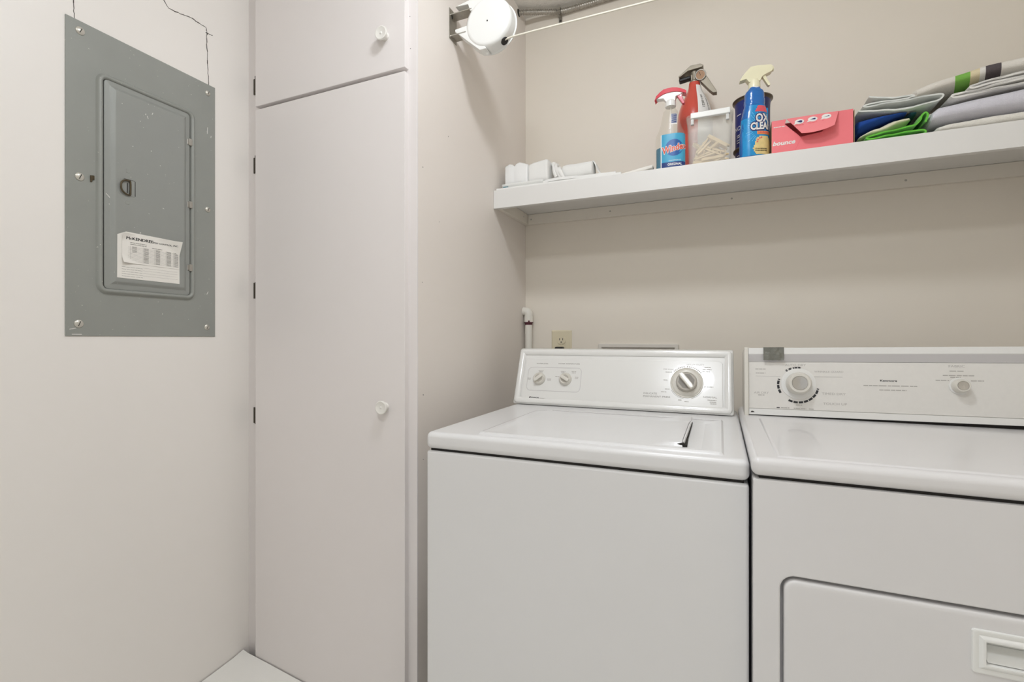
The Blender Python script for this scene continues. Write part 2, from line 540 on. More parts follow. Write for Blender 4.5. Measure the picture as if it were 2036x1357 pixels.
for y, z, r in ((1.153, 1.565, .0016), (1.292, 1.705, .0014), (1.155, 0.922, .0018), (1.15, 1.24, .0012), (1.24, 1.43, .0010), (1.155, 0.74, .0014)):
    obj('nail_head', lathe(new(), [(r, 0), (r * .8, .0004)], 8, SIDE(y, z)), 'slot_dark', cb)
for x, z in ((-0.795, 1.98), (-0.793, 1.89)):
    obj('nail_head', lathe(new(), [(.0013, 0), (.001, .0004)], 8, frame((x, YC - 0.003, z), (1, 0, 0), (0, 0, 1))), 'slot_dark', cb)

# ================================================================== ELECTRICAL PANEL
XP = -1.434
PF = frame((XP, 0, 0), (0, 1, 0), (0, 0, 1))
ep = thing('electrical_panel', 'grey metal breaker panel cover set on the left wall', 'electrical panel', (XP, 0.824, 1.0875))
cv = obj('cover', box(new(), XL, XP, 0.6377, 1.0102, 1.0875, 1.8566, 0.0008, 1), 'panel_grey', ep)
DY0, DY1, DZ0, DZ1 = 0.7150, 0.9300, 1.2080, 1.7400
rr = new()
rrloft(rr, DY0 - 0.0165, DY1 + 0.0165, DZ0 - 0.0135, DZ1 + 0.0135, 0.024,
       [(0, 0), (0.0025, 0.0035), (0.005, 0.0075), (0.0085, 0.0085), (0.0125, 0.0065), (0.0142, 0.0005)], PF, cap1=False)
obj('embossed_rim', rr, 'panel_grey', ep, ang=50)
dd = new()
rrloft(dd, DY0, DY1, DZ0, DZ1, 0.010,
       [(0, 0.0), (0, 0.0030), (0.0015, 0.0042), (0.011, 0.0042), (0.0145, 0.0062), (0.0185, 0.0098), (0.0215, 0.0108), (0.024, 0.0108)], PF)
pd = obj('panel_door', dd, 'panel_door', ep, ang=50)
obj('door_gap', rrloft(new(), DY0 - 0.0022, DY1 + 0.0022, DZ0 - 0.0022, DZ1 + 0.0022, 0.011, [(0, 0.0005), (0.0021, 0.0007)], PF, cap1=False), 'slot_dark', ep)
for y, z, r in ((0.6665, 1.832, .0098), (0.9860, 1.829, .0080), (0.6655, 1.4757, .0098), (0.9860, 1.4745, .0082), (0.6636, 1.1172, .0098), (0.9832, 1.1160, .0082)):
    s = obj('screw', lathe(new(), [(r, 0), (r * .96, .0018), (r * .72, .0036), (r * .3, .0043), (.0004, .0044)], 20, frame((XP, y, z), (0, 1, 0), (0, 0, 1))), 'screw', ep)
    M = frame((XP, y, z), (0, math.cos(1.2), math.sin(1.2)), (0, -math.sin(1.2), math.cos(1.2)))
    obj('slot', box(new(), -r * .62, r * .62, -.0008, .0008, .003, .0046, M=M), 'slot_dark', s)
for z in (1.6575, 1.4740, 1.2890):
    hb = new()
    box(hb, 0.9255, 0.9355, z - 0.010, z + 0.010, 0.004, 0.0085, 0.0018, 2, PF)
    box(hb, 0.9215, 0.9262, z - 0.008, z + 0.008, 0.004, 0.0060, 0.001, 1, PF)
    obj('hinge', hb, 'steel', ep)
# latch plate with its folding ring
lp = new()
box(lp, 0.744, 0.7815, 1.4545, 1.4975, 0.0100, 0.0112, 0.0004, 1, PF)
lt = obj('latch_plate', lp, 'panel_door', pd)
ring = [(0.769, 1.4585), (0.769, 1.4905), (0.765, 1.4935), (0.755, 1.4925), (0.7475, 1.486), (0.7455, 1.476), (0.7475, 1.466), (0.755, 1.459), (0.765, 1.4565), (0.769, 1.4585)]
P = smooth_path([PF @ Vector((y, z, 0.0135 + (0.769 - y) * 0.14)) for y, z in ring], 4)
obj('pull_ring', tube(new(), P, 0.0022, 8, cap=True), 'bronze', pd)
sl = new()
box(sl, 0.7615, 0.7645, 1.462, 1.488, 0.0105, 0.0116, M=PF)
box(sl, 0.7805, 0.7822, 1.457, 1.496, 0.0106, 0.0114, M=PF)
box(sl, 0.755, 0.7815, 1.4968, 1.4980, 0.0106, 0.0114, M=PF)
obj('latch_slot', sl, 'slot_dark', pd)
for z in (1.519, 1.4365):
    obj('stamped_mark', rrloft(new(), 0.758, 0.769, z - .005, z + .005, .003, [(0, .0106), (.0012, .0116), (.0024, .0113)], PF), 'panel_grey', pd)
st = new()
box(st, 0.6865, 0.6905, 1.470, 1.486, 0, 0.0035, 0.0006, 1, PF); box(st, 0.6905, 0.6955, 1.476, 1.487, 0, 0.002, 0.0005, 1, PF)
obj('lock_tab', st, 'bronze', ep)
# chips in the paint: a few bright scratches
for y, z, a, l in ((0.7230, 1.445, -0.8, .012), (0.7275, 1.424, -0.1, .006), (0.9855, 1.220, 1.1, .010), (0.9855, 1.715, 1.5, .02), (0.9965, 1.70, 1.4, .007), (0.824, 1.695, 1.2, .006), (0.812, 1.680, 1.9, .007), (0.652, 1.105, .2, .014), (0.66, 1.0915, 0.0, .02)):
    M = frame((XP, y, z), (0, math.cos(a), math.sin(a)), (0, -math.sin(a), math.cos(a)))
    hh = 0.0109 if DY0 + .022 < y < DY1 - .022 else (0.0043 if DY0 < y < DY1 else 0.0)
    obj('paint_chip', box(new(), -l / 2, l / 2, -.0007, .0007, hh, hh + .0004, M=M), 'trim_white', ep)
# sticker, and a second card pasted on it with lifting corners
PX = 0.0109
sk = new()
poly = [(0.7395, 1.2385), (0.8955, 1.2375), (0.8950, 1.3580), (0.7600, 1.3605), (0.7400, 1.3500)]
prism(sk, poly, PX, PX + 0.0007, PF)
sticker = obj('paper_sticker', sk, 'paper', pd)
cardbm = new(); t = bmesh.new()
cy0, cy1, cz0, cz1 = 0.7500, 0.8945, 1.2790, 1.3560
NX, NZ = 30, 18
def card_h(u, v):
    h = PX + 0.0012
    d = max(0.0, 0.30 - (u * 0.9 + v)); h += 0.060 * d * d * 1.6          # bottom left corner
    d = max(0.0, 0.50 - ((1 - u) * 1.25 + (1 - v))); h += 0.030 * d       # top right corner
    d = max(0.0, 0.22 - (u + (1 - v) * 0.9)); h += 0.03 * d
    return h
gg = [[t.verts.new((cy0 + (cy1 - cy0) * i / NX, cz0 + (cz1 - cz0) * j / NZ, card_h(i / NX, j / NZ))) for j in range(NZ + 1)] for i in range(NX + 1)]
for i in range(NX):
    for j in range(NZ):
        t.faces.new((gg[i][j], gg[i + 1][j], gg[i + 1][j + 1], gg[i][j + 1]))
ext = bmesh.ops.extrude_face_region(t, geom=list(t.faces))
for v in [e for e in ext['geom'] if isinstance(e, bmesh.types.BMVert)]: v.co.z += 0.0005
bmesh.ops.recalc_face_normals(t, faces=t.faces)
merge(cardbm, t, PF)
card = obj('printed_card', cardbm, 'paper', sticker)
FR = PF
tx = new()
ct = PX + 0.0019
def on_card(cx, cz):
    def w(c):
        y, z = cx + c.x, cz + c.y
        return Vector((y, z, card_h((y - cy0) / (cy1 - cy0), (z - cz0) / (cz1 - cz0)) + 0.0008 + c.z))
    return w
for d_ in (-.00022, 0, .00022): text(tx, 'McKENDREE', 0.0105, FR, sx=1.15, warp=on_card(0.7920 + d_, 1.3440))
text(tx, 'PEST CONTROL, INC.', 0.0056, FR, sx=1.15, warp=on_card(0.8560, 1.3425))
obj('printed_title', tx, 'ink', card)
tp = new()
for k in range(2): dashes(tp, 0.789, 1.3335 - k * 0.0045, 0.040, 0.0013, FR @ Matrix.Translation((0, 0, ct)), 7)
dashes(tp, 0.835, 1.3270, 0.026, 0.0016, FR @ Matrix.Translation((0, 0, ct)), 4)
for k in range(15):
    z = 1.3230 - k * 0.0027
    for xc in (0.779, 0.808, 0.837, 0.866, 0.886):
        if xc == 0.779 and k > 5: continue
        dashes(tp, xc, z, 0.011, 0.0011, FR @ Matrix.Translation((0, 0, ct)), 3)
for k in range(12):
    box(tp, 0.764, 0.892, 1.3215 - k * 0.0034, 1.3218 - k * 0.0034, ct - .0002, ct, M=FR)
for xx in (0.770, 0.8, 0.829, 0.858, 0.878):
    box(tp, xx, xx + .0003, 1.283, 1.325, ct - .0002, ct, M=FR)
for k in range(5): dashes(tp, 0.775, 1.268 - k * 0.006, 0.05, 0.0008, FR @ Matrix.Translation((0, 0, PX + .0006)), 6)
for k in range(4): box(tp, 0.80, 0.89, 1.270 - k * 0.007, 1.2703 - k * 0.007, PX + .0006, PX + .0009, M=FR)
obj('printed_table', tp, 'ink_soft', card)['kind'] = 'stuff'

# ================================================================== CLOTHESLINE REEL
YR = 1.300
cl = thing('clothesline_reel', 'white round retractable clothesline reel on a bracket high on the cabinet side', 'clothesline reel', (XS, 1.32, 2.06))
RC = frame((-0.640, YR, 2.033), (1, 0, 0), (0, 0, 1))        # local z points towards the viewer
rad = 0.0770
hs = new()
lathe(hs, [(rad * .5, -0.046), (rad * 1.00, -0.046), (rad * 1.03, -0.043), (rad * 1.03, -0.040), (rad * .99, -0.038), (rad * .985, -0.012), (rad * .95, -0.004), (rad * .88, -0.0005), (rad * .80, 0.0008), (rad * .3, 0.0012), (0.0006, 0.0012)], 56, RC)
arm_lo = [(-0.113, 0.004), (-0.070, 0.0065), (-0.052, 0.012), (-0.03, -0.04), (-0.005, -0.0795), (-0.028, -0.079), (-0.113, -0.0035)]
arm_hi = [(-0.113, 0.074), (-0.066, 0.082), (-0.03, 0.09), (0.02, 0.078), (-0.03, 0.04), (-0.062, 0.050), (-0.068, 0.070)]
prism(hs, arm_lo, -0.040, -0.003, RC, 0.002, 2)
prism(hs, arm_hi, -0.040, -0.003, RC, 0.002, 2)
obj('housing', hs, 'plastic_white', cl, ang=40)
bk = new()
box(bk, XS, XS + 0.002, YR - 0.004, YR + 0.040, 2.012, 2.106)
box(bk, XS, XS + 0.075, YR + 0.002, YR + 0.036, 2.086, 2.0885)
box(bk, XS, XS + 0.055, YR + 0.002, YR + 0.036, 2.020, 2.0225)
obj('bracket', bk, 'steel', cl)
obj('bracket_screw', lathe(new(), [(.004, 0), (.0035, .002), (.001, .0028)], 12, frame((XS + .002, YR + 0.012, 2.082), (0, 1, 0), (0, 0, 1))), 'slot_dark', cl)
obj('centre_pin', lathe(new(), [(.0024, 0.001), (.002, .0022)], 12, RC), 'slot_dark', cl)
a = R(-52)
HM = RC @ Matrix.Translation((rad * .985 * math.cos(a), rad * .985 * math.sin(a), -0.022)) @ Matrix.Rotation(a, 4, 'Z') @ Matrix.Rotation(R(90), 4, 'Y')
obj('line_opening', lathe(new(), [(.0135, -.003), (.013, .0015), (.010, .0012), (.0005, .0008)], 20, HM @ Matrix.Scale(0.9, 4, Vector((0, 1, 0)))), 'black', cl)
obj('stop_button', lathe(new(), [(.006, 0.0), (.006, .006), (.004, .010), (.0005, .011)], 14, RC @ Matrix.Translation((-0.012, -rad * .985, -0.025)) @ Matrix.Rotation(R(90), 4, 'X')), 'plastic_white', cl)
zl = 1.979
pts = [(-0.600, YR + 0.020, zl - .004), (-0.57, YR + 0.02, zl)] + [(-0.5 + (XR - 0.002 + 0.5) * k / 10, YR + 0.02, zl - 0.006 * math.sin(math.pi * k / 10)) for k in range(11)]
obj('clothesline', tube(new(), pts, 0.0026, 8), 'line_white', cl)

# ================================================================== ARMOURED CABLE in the corner of the ceiling
ac = thing('armored_cable', 'ribbed silver flexible conduit along the ceiling above the shelf', 'conduit', (XS, 1.865, 2.44))
path = smooth_path([(XS + .0015, 1.860, 2.437), (XS + .02, 1.866, 2.438), (-0.70, 1.890, 2.441), (-0.64, 1.908, 2.437), (-0.60, 1.916, 2.4345), (-0.5, 1.920, 2.437), (-0.3, 1.921, 2.440), (0.3, 1.921, 2.441), (XR, 1.921, 2.441)], 24)
fine = []
acc = 0.0
for p, q in zip(path, path[1:]):
    L = (q - p).length; n = max(1, int(L / 0.0022))
    for k in range(n): fine.append(p.lerp(q, k / n))
rs, s_ = [], 0.0
for i, p in enumerate(fine):
    if i: s_ += (p - fine[i - 1]).length
    rs.append(0.0098 + 0.0016 * math.sin(2 * math.pi * s_ / 0.0088))
obj('ribbed_sheath', tube(new(), fine, rs, 12), 'steel', ac, ang=80)
cp = new()
cx_ = -0.612
arc = [(cx_, 1.9165 + 0.0128 * math.cos(R(d)), 2.4355 + 0.0128 * math.sin(R(d))) for d in range(60, 271, 15)] + [(cx_, 1.933, 2.4225), (cx_, 1.9345, 2.400)]
for p, q in zip(arc, arc[1:]):
    box(cp, cx_ - .007, cx_ + .007, min(p[1], q[1]) - .0008, max(p[1], q[1]) + .0008, min(p[2], q[2]) - .0008, max(p[2], q[2]) + .0008)
obj('strap', cp, 'steel', ac)
obj('strap_screw', lathe(new(), [(.0055, 0), (.005, .003), (.001, .004)], 12, frame((cx_, 1.9345, 2.407), (1, 0, 0), (0, 0, 1))), 'slot_dark', ac)
obj('entry_hole', lathe(new(), [(.0150, 0), (.0145, .0012), (.006, .001)], 18, frame((XS, 1.858, 2.437), (0, 1, 0), (0, 0, 1))), 'crack', ac)

# ================================================================== SHELF
SH = 1.629
YF = 1.615
sh = thing('wall_shelf', 'long white painted shelf fixed to the back wall above the washer', 'shelf', (0.09, YF, 1.56))
obj('shelf_board', box(new(), XS + .0005, XR - .001, YF + 0.018, YB - .0005, SH - 0.019, SH, 0.0008, 1), 'shelf', sh)
obj('front_edge', box(new(), XS + .0005, XR - .001, YF, YF + 0.018, 1.5615, SH, 0.0015), 'shelf', sh)
ec = obj('end_cleat', box(new(), XS + .0003, XS + 0.018, YF + 0.0185, YB - .0005, 1.566, SH - 0.0195, 0.0008, 1), 'cleat', sh)
bc = obj('back_cleat', box(new(), XS + 0.0185, XR - .001, YB - 0.018, YB - .0003, 1.566, SH - 0.0195, 0.0008, 1), 'cleat', sh)
for x in (-0.738, -0.402, 0.038, 0.545):
    obj('screw', lathe(new(), [(.0035, 0), (.003, .0006), (.0012, .0002)], 12, frame((x, YB - 0.018, 1.588), (1, 0, 0), (0, 0, 1))), 'dial_grey', bc)
for y in (1.70, 1.87):
    obj('screw', lathe(new(), [(.003, 0), (.0026, .0006), (.001, .0002)], 12, frame((XS + .018, y, 1.590), (0, 1, 0), (0, 0, 1))), 'dial_grey', ec)

# ================================================================== OUTLET, PIPE, WASHER BOX
ol = thing('wall_outlet', 'ivory duplex wall outlet on the back wall behind the washer', 'outlet', (-0.608, YB, 1.055))
OF = frame((-0.608, YB, 1.0555), (1, 0, 0), (0, 0, 1))
obj('cover_plate', rrloft(new(), -0.0435, 0.0435, -0.061, 0.061, 0.003, [(0, 0), (0.0004, 0.003), (0.003, 0.0052), (0.006, 0.0056)], OF), 'outlet_ivory', ol)
for dz in (0.0185, -0.0185):
    rc = new()
    pr = []
    for k in range(32):
        a = 2 * math.pi * k / 32
        pr.append((0.0185 * math.cos(a), dz + max(-0.0148, min(0.0148, 0.0185 * math.sin(a)))))
    prism(rc, pr, 0.004, 0.0078, OF, 0.0006, 1)
    r_ = obj('receptacle', rc, 'outlet_ivory', ol)
    for sx_, w in ((-0.0065, 0.0013), (0.0065, 0.0011)):
        obj('slot', box(new(), sx_ - w, sx_ + w, dz + 0.0005, dz + 0.0095, 0.0076, 0.0081, M=OF), 'black', r_)
    obj('ground_hole', lathe(new(), [(.0026, .0076), (.0026, .0081)], 12, OF @ Matrix.Translation((0, dz - 0.007, 0))), 'black', r_)
obj('plate_screw', lathe(new(), [(.003, .0055), (.0024, .0068), (.0004, .007)], 12, OF), 'outlet_ivory', ol)
pg = thing('power_plug', 'black power plug in the lower socket of the ivory outlet', 'plug', (-0.610, YB - 0.02, 1.03))
obj('plug_body', box(new(), -0.627, -0.594, YB - 0.040, YB - 0.0085, 1.017, 1.0475, 0.005, 3), 'black', pg)
obj('power_cord', tube(new(), smooth_path([(-0.610, YB - 0.030, 1.020), (-0.610, YB - 0.045, 0.98), (-0.60, YB - 0.05, 0.9), (-0.58, YB - 0.10, 0.80)], 6), 0.004, 8), 'black', pg)

pv = thing('drain_pipe', 'white plastic pipe with elbow in the corner beside the outlet', 'pipe', (-0.746, 1.906, 0.3))
obj('pipe', tube(new(), [(-0.7455, 1.9095, 0.0), (-0.7455, 1.9095, 1.16)], 0.0150, 18), 'pvc', pv)
el = new()
tube(el, [(-0.7455, 1.9095, 1.148), (-0.7455, 1.9095, 1.176)], 0.0190, 18)
tube(el, smooth_path([(-0.7455, 1.9095, 1.174), (-0.7455, 1.9095, 1.184), (-0.7490, 1.9095, 1.1925), (-0.7570, 1.9095, 1.197), (XS + .0005, 1.9095, 1.198)], 4), 0.0178, 18)
obj('elbow', el, 'pvc', pv, ang=50)
pm = new()
lathe(pm, [(.0152, 1.1395), (.0156, 1.1405), (.0157, 1.1475), (.0192, 1.1480), (.0195, 1.1500), (.0192, 1.1515)], 18, Matrix.Translation((-0.7455, 1.9095, 0)), cap0=False, cap1=False)
lathe(pm, [(.003, -.003), (.004, 0), (.003, .004)], 8, Matrix.Translation((-0.738, 1.8925, 1.1535)))
obj('primer_stain', pm, 'primer', pv)

wb = thing('washer_supply_box', 'white recessed supply box frame on the wall behind the washer console', 'supply box', (-0.2985, YB, 0.95))
WF = frame((-0.2985, YB, 0.9515), (1, 0, 0), (0, 0, 1))
obj('frame', rrloft(new(), -0.1545, 0.1545, -0.11, 0.11, 0.006, [(0, 0), (0.0005, 0.006), (0.003, 0.010), (0.014, 0.010), (0.017, 0.006), (0.018, 0.001)], WF, cap1=False), 'wash_box', wb)
obj('box_back', box(new(), -0.137, 0.137, -0.092, 0.092, 0.0002, 0.0012, M=WF), 'wash_box', wb)
for x in (-0.06, 0.06):
    vb = new(); lathe(vb, [(.012, 0), (.012, .02), (.007, .022), (.007, .034), (.0155, .035), (.0155, .044)], 14, WF @ Matrix.Translation((x, 0.0, 0.001)))
    obj('valve', vb, 'brushed', wb)

# ================================================================== WASHER
wx0, wx1 = -0.6385, 0.0480
WYF = 0.969
ws = thing('washing_machine', 'white top-loading washing machine with a three-dial console', 'washing machine', ((wx0 + wx1) / 2, 1.3, 0))
obj('body', box(new(), wx0, wx1, WYF + 0.002, 1.64, 0.02, 0.8165, 0.006, 3), 'enamel', ws)
obj('seam_gasket', box(new(), wx0 + .008, wx1 - .008, WYF + .010, 1.63, 0.8140, 0.8250), 'seam', ws)
for x in (wx0 + .05, wx1 - .05):
    for y in (1.03, 1.58):
        obj('foot', lathe(new(), [(.02, 0), (.02, .01), (.01, .014), (.01, .024)], 14, Matrix.Translation((x, y, 0))), 'black', ws)
ZT = 0.8610
tp = box(new(), wx0 - 0.001, wx1 + 0.001, WYF - 0.001, 1.645, 0.8215, ZT, 0.0125, 5)
obj('top_panel', tp, 'enamel', ws, ang=60)
# lid: pressed sheet with a rolled border, shallow dish and a finger grip on the right
lx0, lx1, ly0, ly1 = -0.512, 0.0070, 0.992, 1.402
def sst(a, b_, x):
    t_ = max(0.0, min(1.0, (x - a) / (b_ - a))); return t_ * t_ * (3 - 2 * t_)
GX = -0.0700
def lid_h(x, y):
    e = min(x - lx0, lx1 - x, y - ly0, ly1 - y)
    dxl, dyb = x - lx0, ly1 - y
    if dxl < .05 and dyb < .05:                       # rounded rear left corner
        e = .05 - math.hypot(.05 - dxl, .05 - dyb)
    h = 0.0055 * sst(-0.0005, 0.003, e) - 0.0042 * sst(0.016, 0.040, e)
    if x <= GX:
        h += 0.0135 * sst(GX - 0.085, GX - 0.004, x) * sst(1.030, 1.040, y) * (1 - sst(1.25, 1.352, y) * .75)
    elif x < GX + 0.062:
        h -= 0.0028 * (1 - sst(GX, GX + 0.06, x)) * sst(1.02, 1.04, y) * (1 - sst(1.335, 1.355, y))
    return h
xs = [lx0 + 0.0045 * k for k in range(8)] + [lx0 + 0.04 + 0.012 * k for k in range(200)]
xs = [x for x in xs if x < GX - 0.09] + [GX - 0.09 + 0.006 * k for k in range(15)] + [GX - 0.0006, GX + 0.0006] + [GX + 0.005 + 0.006 * k for k in range(6)] + [lx1 - 0.0235 + 0.0047 * k for k in range(6)]
ys = [ly0 + 0.004 * k for k in range(12)] + [1.048 + 0.012 * k for k in range(26)] + [ly1 - 0.0235 + 0.0047 * k for k in range(6)]
ys = sorted(set(round(v, 5) for v in ys)); xs = sorted(set(round(v, 5) for v in xs))
t = bmesh.new()
G = [[t.verts.new((x, y, ZT - 0.0004 + lid_h(x, y))) for y in ys] for x in xs]
for i in range(len(xs) - 1):
    for j in range(len(ys) - 1):
        t.faces.new((G[i][j], G[i + 1][j], G[i + 1][j + 1], G[i][j + 1]))
ex = bmesh.ops.extrude_face_region(t, geom=list(t.faces))
for v in [e for e in ex['geom'] if isinstance(e, bmesh.types.BMVert)]:
    v.co.z = ZT - 0.002
bmesh.ops.recalc_face_normals(t, faces=t.faces)
lid = obj('lid', merge(new(), t), 'enamel', ws, ang=38)
gp = new()                                             # the lip of the grip
GF = frame((GX, 1.04, ZT), (0, 1, 0), (0, 0, 1))
prism(gp, [(-0.001, 0.0045), (0.0, 0.0130), (0.20, 0.0130), (0.285, 0.0062), (0.30, 0.0052), (0.285, 0.0035), (0.06, 0.0045)], 0.0, 0.0035, GF, 0.001, 2)
obj('grip_lip', gp, 'enamel', lid)
gs = new()                                             # dark strips painting the shade in the opening under the lip, wide at the front
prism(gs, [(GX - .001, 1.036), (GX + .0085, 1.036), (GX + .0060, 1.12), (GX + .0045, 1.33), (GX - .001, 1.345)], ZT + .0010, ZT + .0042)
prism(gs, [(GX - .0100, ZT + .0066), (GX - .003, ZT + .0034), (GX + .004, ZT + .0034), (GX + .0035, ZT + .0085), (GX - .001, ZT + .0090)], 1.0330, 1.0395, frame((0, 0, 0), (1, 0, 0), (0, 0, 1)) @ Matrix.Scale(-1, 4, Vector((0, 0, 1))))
obj('grip_shade', gs, 'seam', lid)
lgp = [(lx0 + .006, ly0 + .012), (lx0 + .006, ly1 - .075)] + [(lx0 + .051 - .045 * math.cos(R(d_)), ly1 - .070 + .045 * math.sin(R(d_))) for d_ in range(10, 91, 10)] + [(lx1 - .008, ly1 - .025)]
lgb = new()  # thin grey strip painting the shade line along the lid's pressed border
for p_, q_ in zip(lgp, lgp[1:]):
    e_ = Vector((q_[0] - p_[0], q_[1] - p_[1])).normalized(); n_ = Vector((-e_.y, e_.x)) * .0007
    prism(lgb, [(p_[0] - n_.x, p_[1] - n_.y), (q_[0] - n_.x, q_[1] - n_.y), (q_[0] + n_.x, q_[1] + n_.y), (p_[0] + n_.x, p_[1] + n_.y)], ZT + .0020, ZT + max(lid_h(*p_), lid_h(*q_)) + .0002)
obj('lid_crease_shade', lgb, 'console_band', lid)

# console
wo = (-0.643, 1.497, 0.864); wv = Vector((0, 0.07, 0.182)).normalized()
CF = frame(wo, (1, 0, 0), wv)
CW, CH = 0.679, 0.194
side = [(1.497, 0.8625), (1.567, 1.0440), (1.585, 1.0475), (1.625, 1.0440), (1.632, 0.8625)]
cbm = new()
prism(cbm, [(y, z) for y, z in side], -0.643, -0.643 + CW, frame((0, 0, 0), (0, 1, 0), (0, 0, 1)), 0.006, 3)
cons = obj('console', cbm, 'console_white', ws, ang=50)
# raised border around the printed face
obj('console_border', rrloft(new(), 0.004, CW - 0.004, 0.003, CH - 0.001, 0.012,
    [(0, 0.0), (0.001, 0.0035), (0.004, 0.0055), (0.012, 0.0055), (0.0175, 0.0030), (0.0205, 0.0006)], CF, cap1=False), 'console_white', cons, ang=50)
fp = new()
rrloft(fp, 0.030, CW - 0.029, 0.0085, 0.1600, 0.012, [(0, 0.0), (0.0005, 0.0022), (0.002, 0.0030)], CF)
face = obj('control_panel', fp, 'console_print', cons)
obj('control_frame', rrloft(new(), 0.0430, 0.2290, 0.0460, 0.1285, 0.014, [(0, 0.0030), (0.0008, 0.0036), (0.0016, 0.0030)], CF, cap1=False), 'console_band', face)
FP = CF @ Matrix.Translation((0, 0, 0.0031))
def small_knob(u, v, ang, name='selector_knob'):
    k = new()
    M = FP @ Matrix.Translation((u, v, 0)) @ Matrix.Rotation(ang, 4, 'Z')
    lathe(k, [(.0215, 0), (.0215, .003), (.0195, .006), (.0180, .0095), (.0165, .0105), (.0150, .0095), (.004, .0092)], 32, M)
    o_ = obj(name, k, 'dial_cream', ws)
    g_ = new()
    poly = [(-.0165, -.0035), (-.012, -.0055), (.012, -.0055), (.0165, -.0035), (.0165, .0035), (.012, .0055), (-.012, .0055), (-.0165, .0035)]
    prism(g_, poly, .008, .0175, M, .0018, 2)
    obj('grip', g_, 'dial_cream', o_)
    w_ = new()
    for s in (-1, 1):
        prism(w_, [(-.012, s * .0065), (-.006, s * .0125), (.006, s * .0125), (.012, s * .0065)], .0088, .0098, M)
    obj('grip_recess', w_, 'dial_grey', o_)
    return o_
small_knob(0.0855, 0.0876, R(40))
small_knob(0.1765, 0.0890, R(150))
# cycle dial
DM = FP @ Matrix.Translation((0.5513, 0.0905, 0))
kd = new()
lathe(kd, [(.0465, 0), (.0465, .0016), (.0455, .0024), (.0440, .0014), (.0425, .0012), (.0405, .0040), (.0360, .0056), (.030, .0058)], 48, DM)
dial = obj('cycle_dial', kd, 'dial_cream', ws)
kn = new()
lathe(kn, [(.0300, .004), (.0300, .010), (.0285, .017), (.0275, .0195), (.0262, .0200), (.0250, .0190), (.005, .0185)], 40, DM)
knb = obj('dial_knob', kn, 'dial_grey', dial)
M = DM @ Matrix.Rotation(R(-52), 4, 'Z')
g_ = new()
prism(g_, [(-.0285, -.0050), (-.020, -.0078), (.020, -.0078), (.0285, -.0050), (.0285, .0050), (.020, .0078), (-.020, .0078), (-.0285, .0050)], .016, .0300, M, .0026, 3)
obj('grip', g_, 'dial_cream', dial)
w_ = new()
for s in (-1, 1):
    prism(w_, [(-.021, s * .0088), (-.011, s * .0205), (.011, s * .0205), (.021, s * .0088)], .0183, .0194, M)
obj('grip_recess', w_, 'ink_soft', dial)
# print
T = lambda x, y: FP @ Matrix.Translation((x, y, 0))
obj('printed_word', text(new(), 'WATER LEVEL', 0.0058, T(0.0902, 0.1411), sx=1.15), 'ink_soft', face)
obj('printed_word', text(new(), 'WATER TEMPERATURE', 0.0060, T(0.1828, 0.1419), sx=1.2), 'ink_soft', face)
obj('printed_word', text(new(), 'DELICATE', 0.0074, T(0.4474, 0.0531), sx=1.2), 'ink_soft', face)
obj('printed_word', text(new(), 'PERMANENT PRESS', 0.0076, T(0.4665, 0.0439), sx=1.22), 'ink_soft', face)
obj('printed_word', text(new(), 'NORMAL', 0.0076, T(0.6156, 0.0488), sx=1.2), 'ink_soft', face)
obj('printed_word', text(new(), 'HEAVY DUTY', 0.0070, T(0.5737, 0.1469), sx=1.2), 'ink_pale', face)
obj('printed_word', text(new(), 'PRE SOAK', 0.0058, T(0.4990, 0.1310), sx=1.2), 'ink_pale', face)
pp = new()
for x, y, w, n in ((0.0885, 0.1155, .018, 2), (0.0885, 0.1115, .013, 2), (0.0885, 0.107, .010, 1), (0.0495, 0.0885, .013, 2), (0.0495, 0.0845, .013, 2), (0.121, 0.0875, .015, 2), (0.121, 0.0835, .013, 2),
                   (0.166, 0.1155, .016, 2), (0.166, 0.111, .012, 2), (0.203, 0.1155, .016, 2), (0.203, 0.111, .014, 2), (0.147, 0.0975, .013, 2), (0.214, 0.0965, .012, 2), (0.214, 0.0920, .012, 2),
                   (0.504, 0.0165, .09, 9), (0.5704, 0.0172, .036, 4), (0.6160, 0.0176, .036, 4), (0.2824, 0.0183, .024, 3), (0.3336, 0.0181, .046, 5), (0.3781, 0.019, .023, 3), (0.105, 0.0205, .020, 2),
                   (0.6210, 0.0408, .024, 3), (0.6240, 0.0350, .018, 2), (0.6250, 0.0300, .017, 2), (0.500, 0.1225, .020, 3), (0.6070, 0.1330, .026, 3), (0.6050, 0.1260, .022, 3), (0.6090, 0.1400, .018, 2),
                   (0.487, 0.0600, .016, 2), (0.497, 0.0690, .014, 2), (0.6120, 0.0800, .026, 3), (0.4910, 0.0970, .012, 2), (0.534, 0.0370, .012, 1), (0.552, 0.0330, .012, 2)):
    dashes(pp, x, y, w, 0.0022, FP, n)
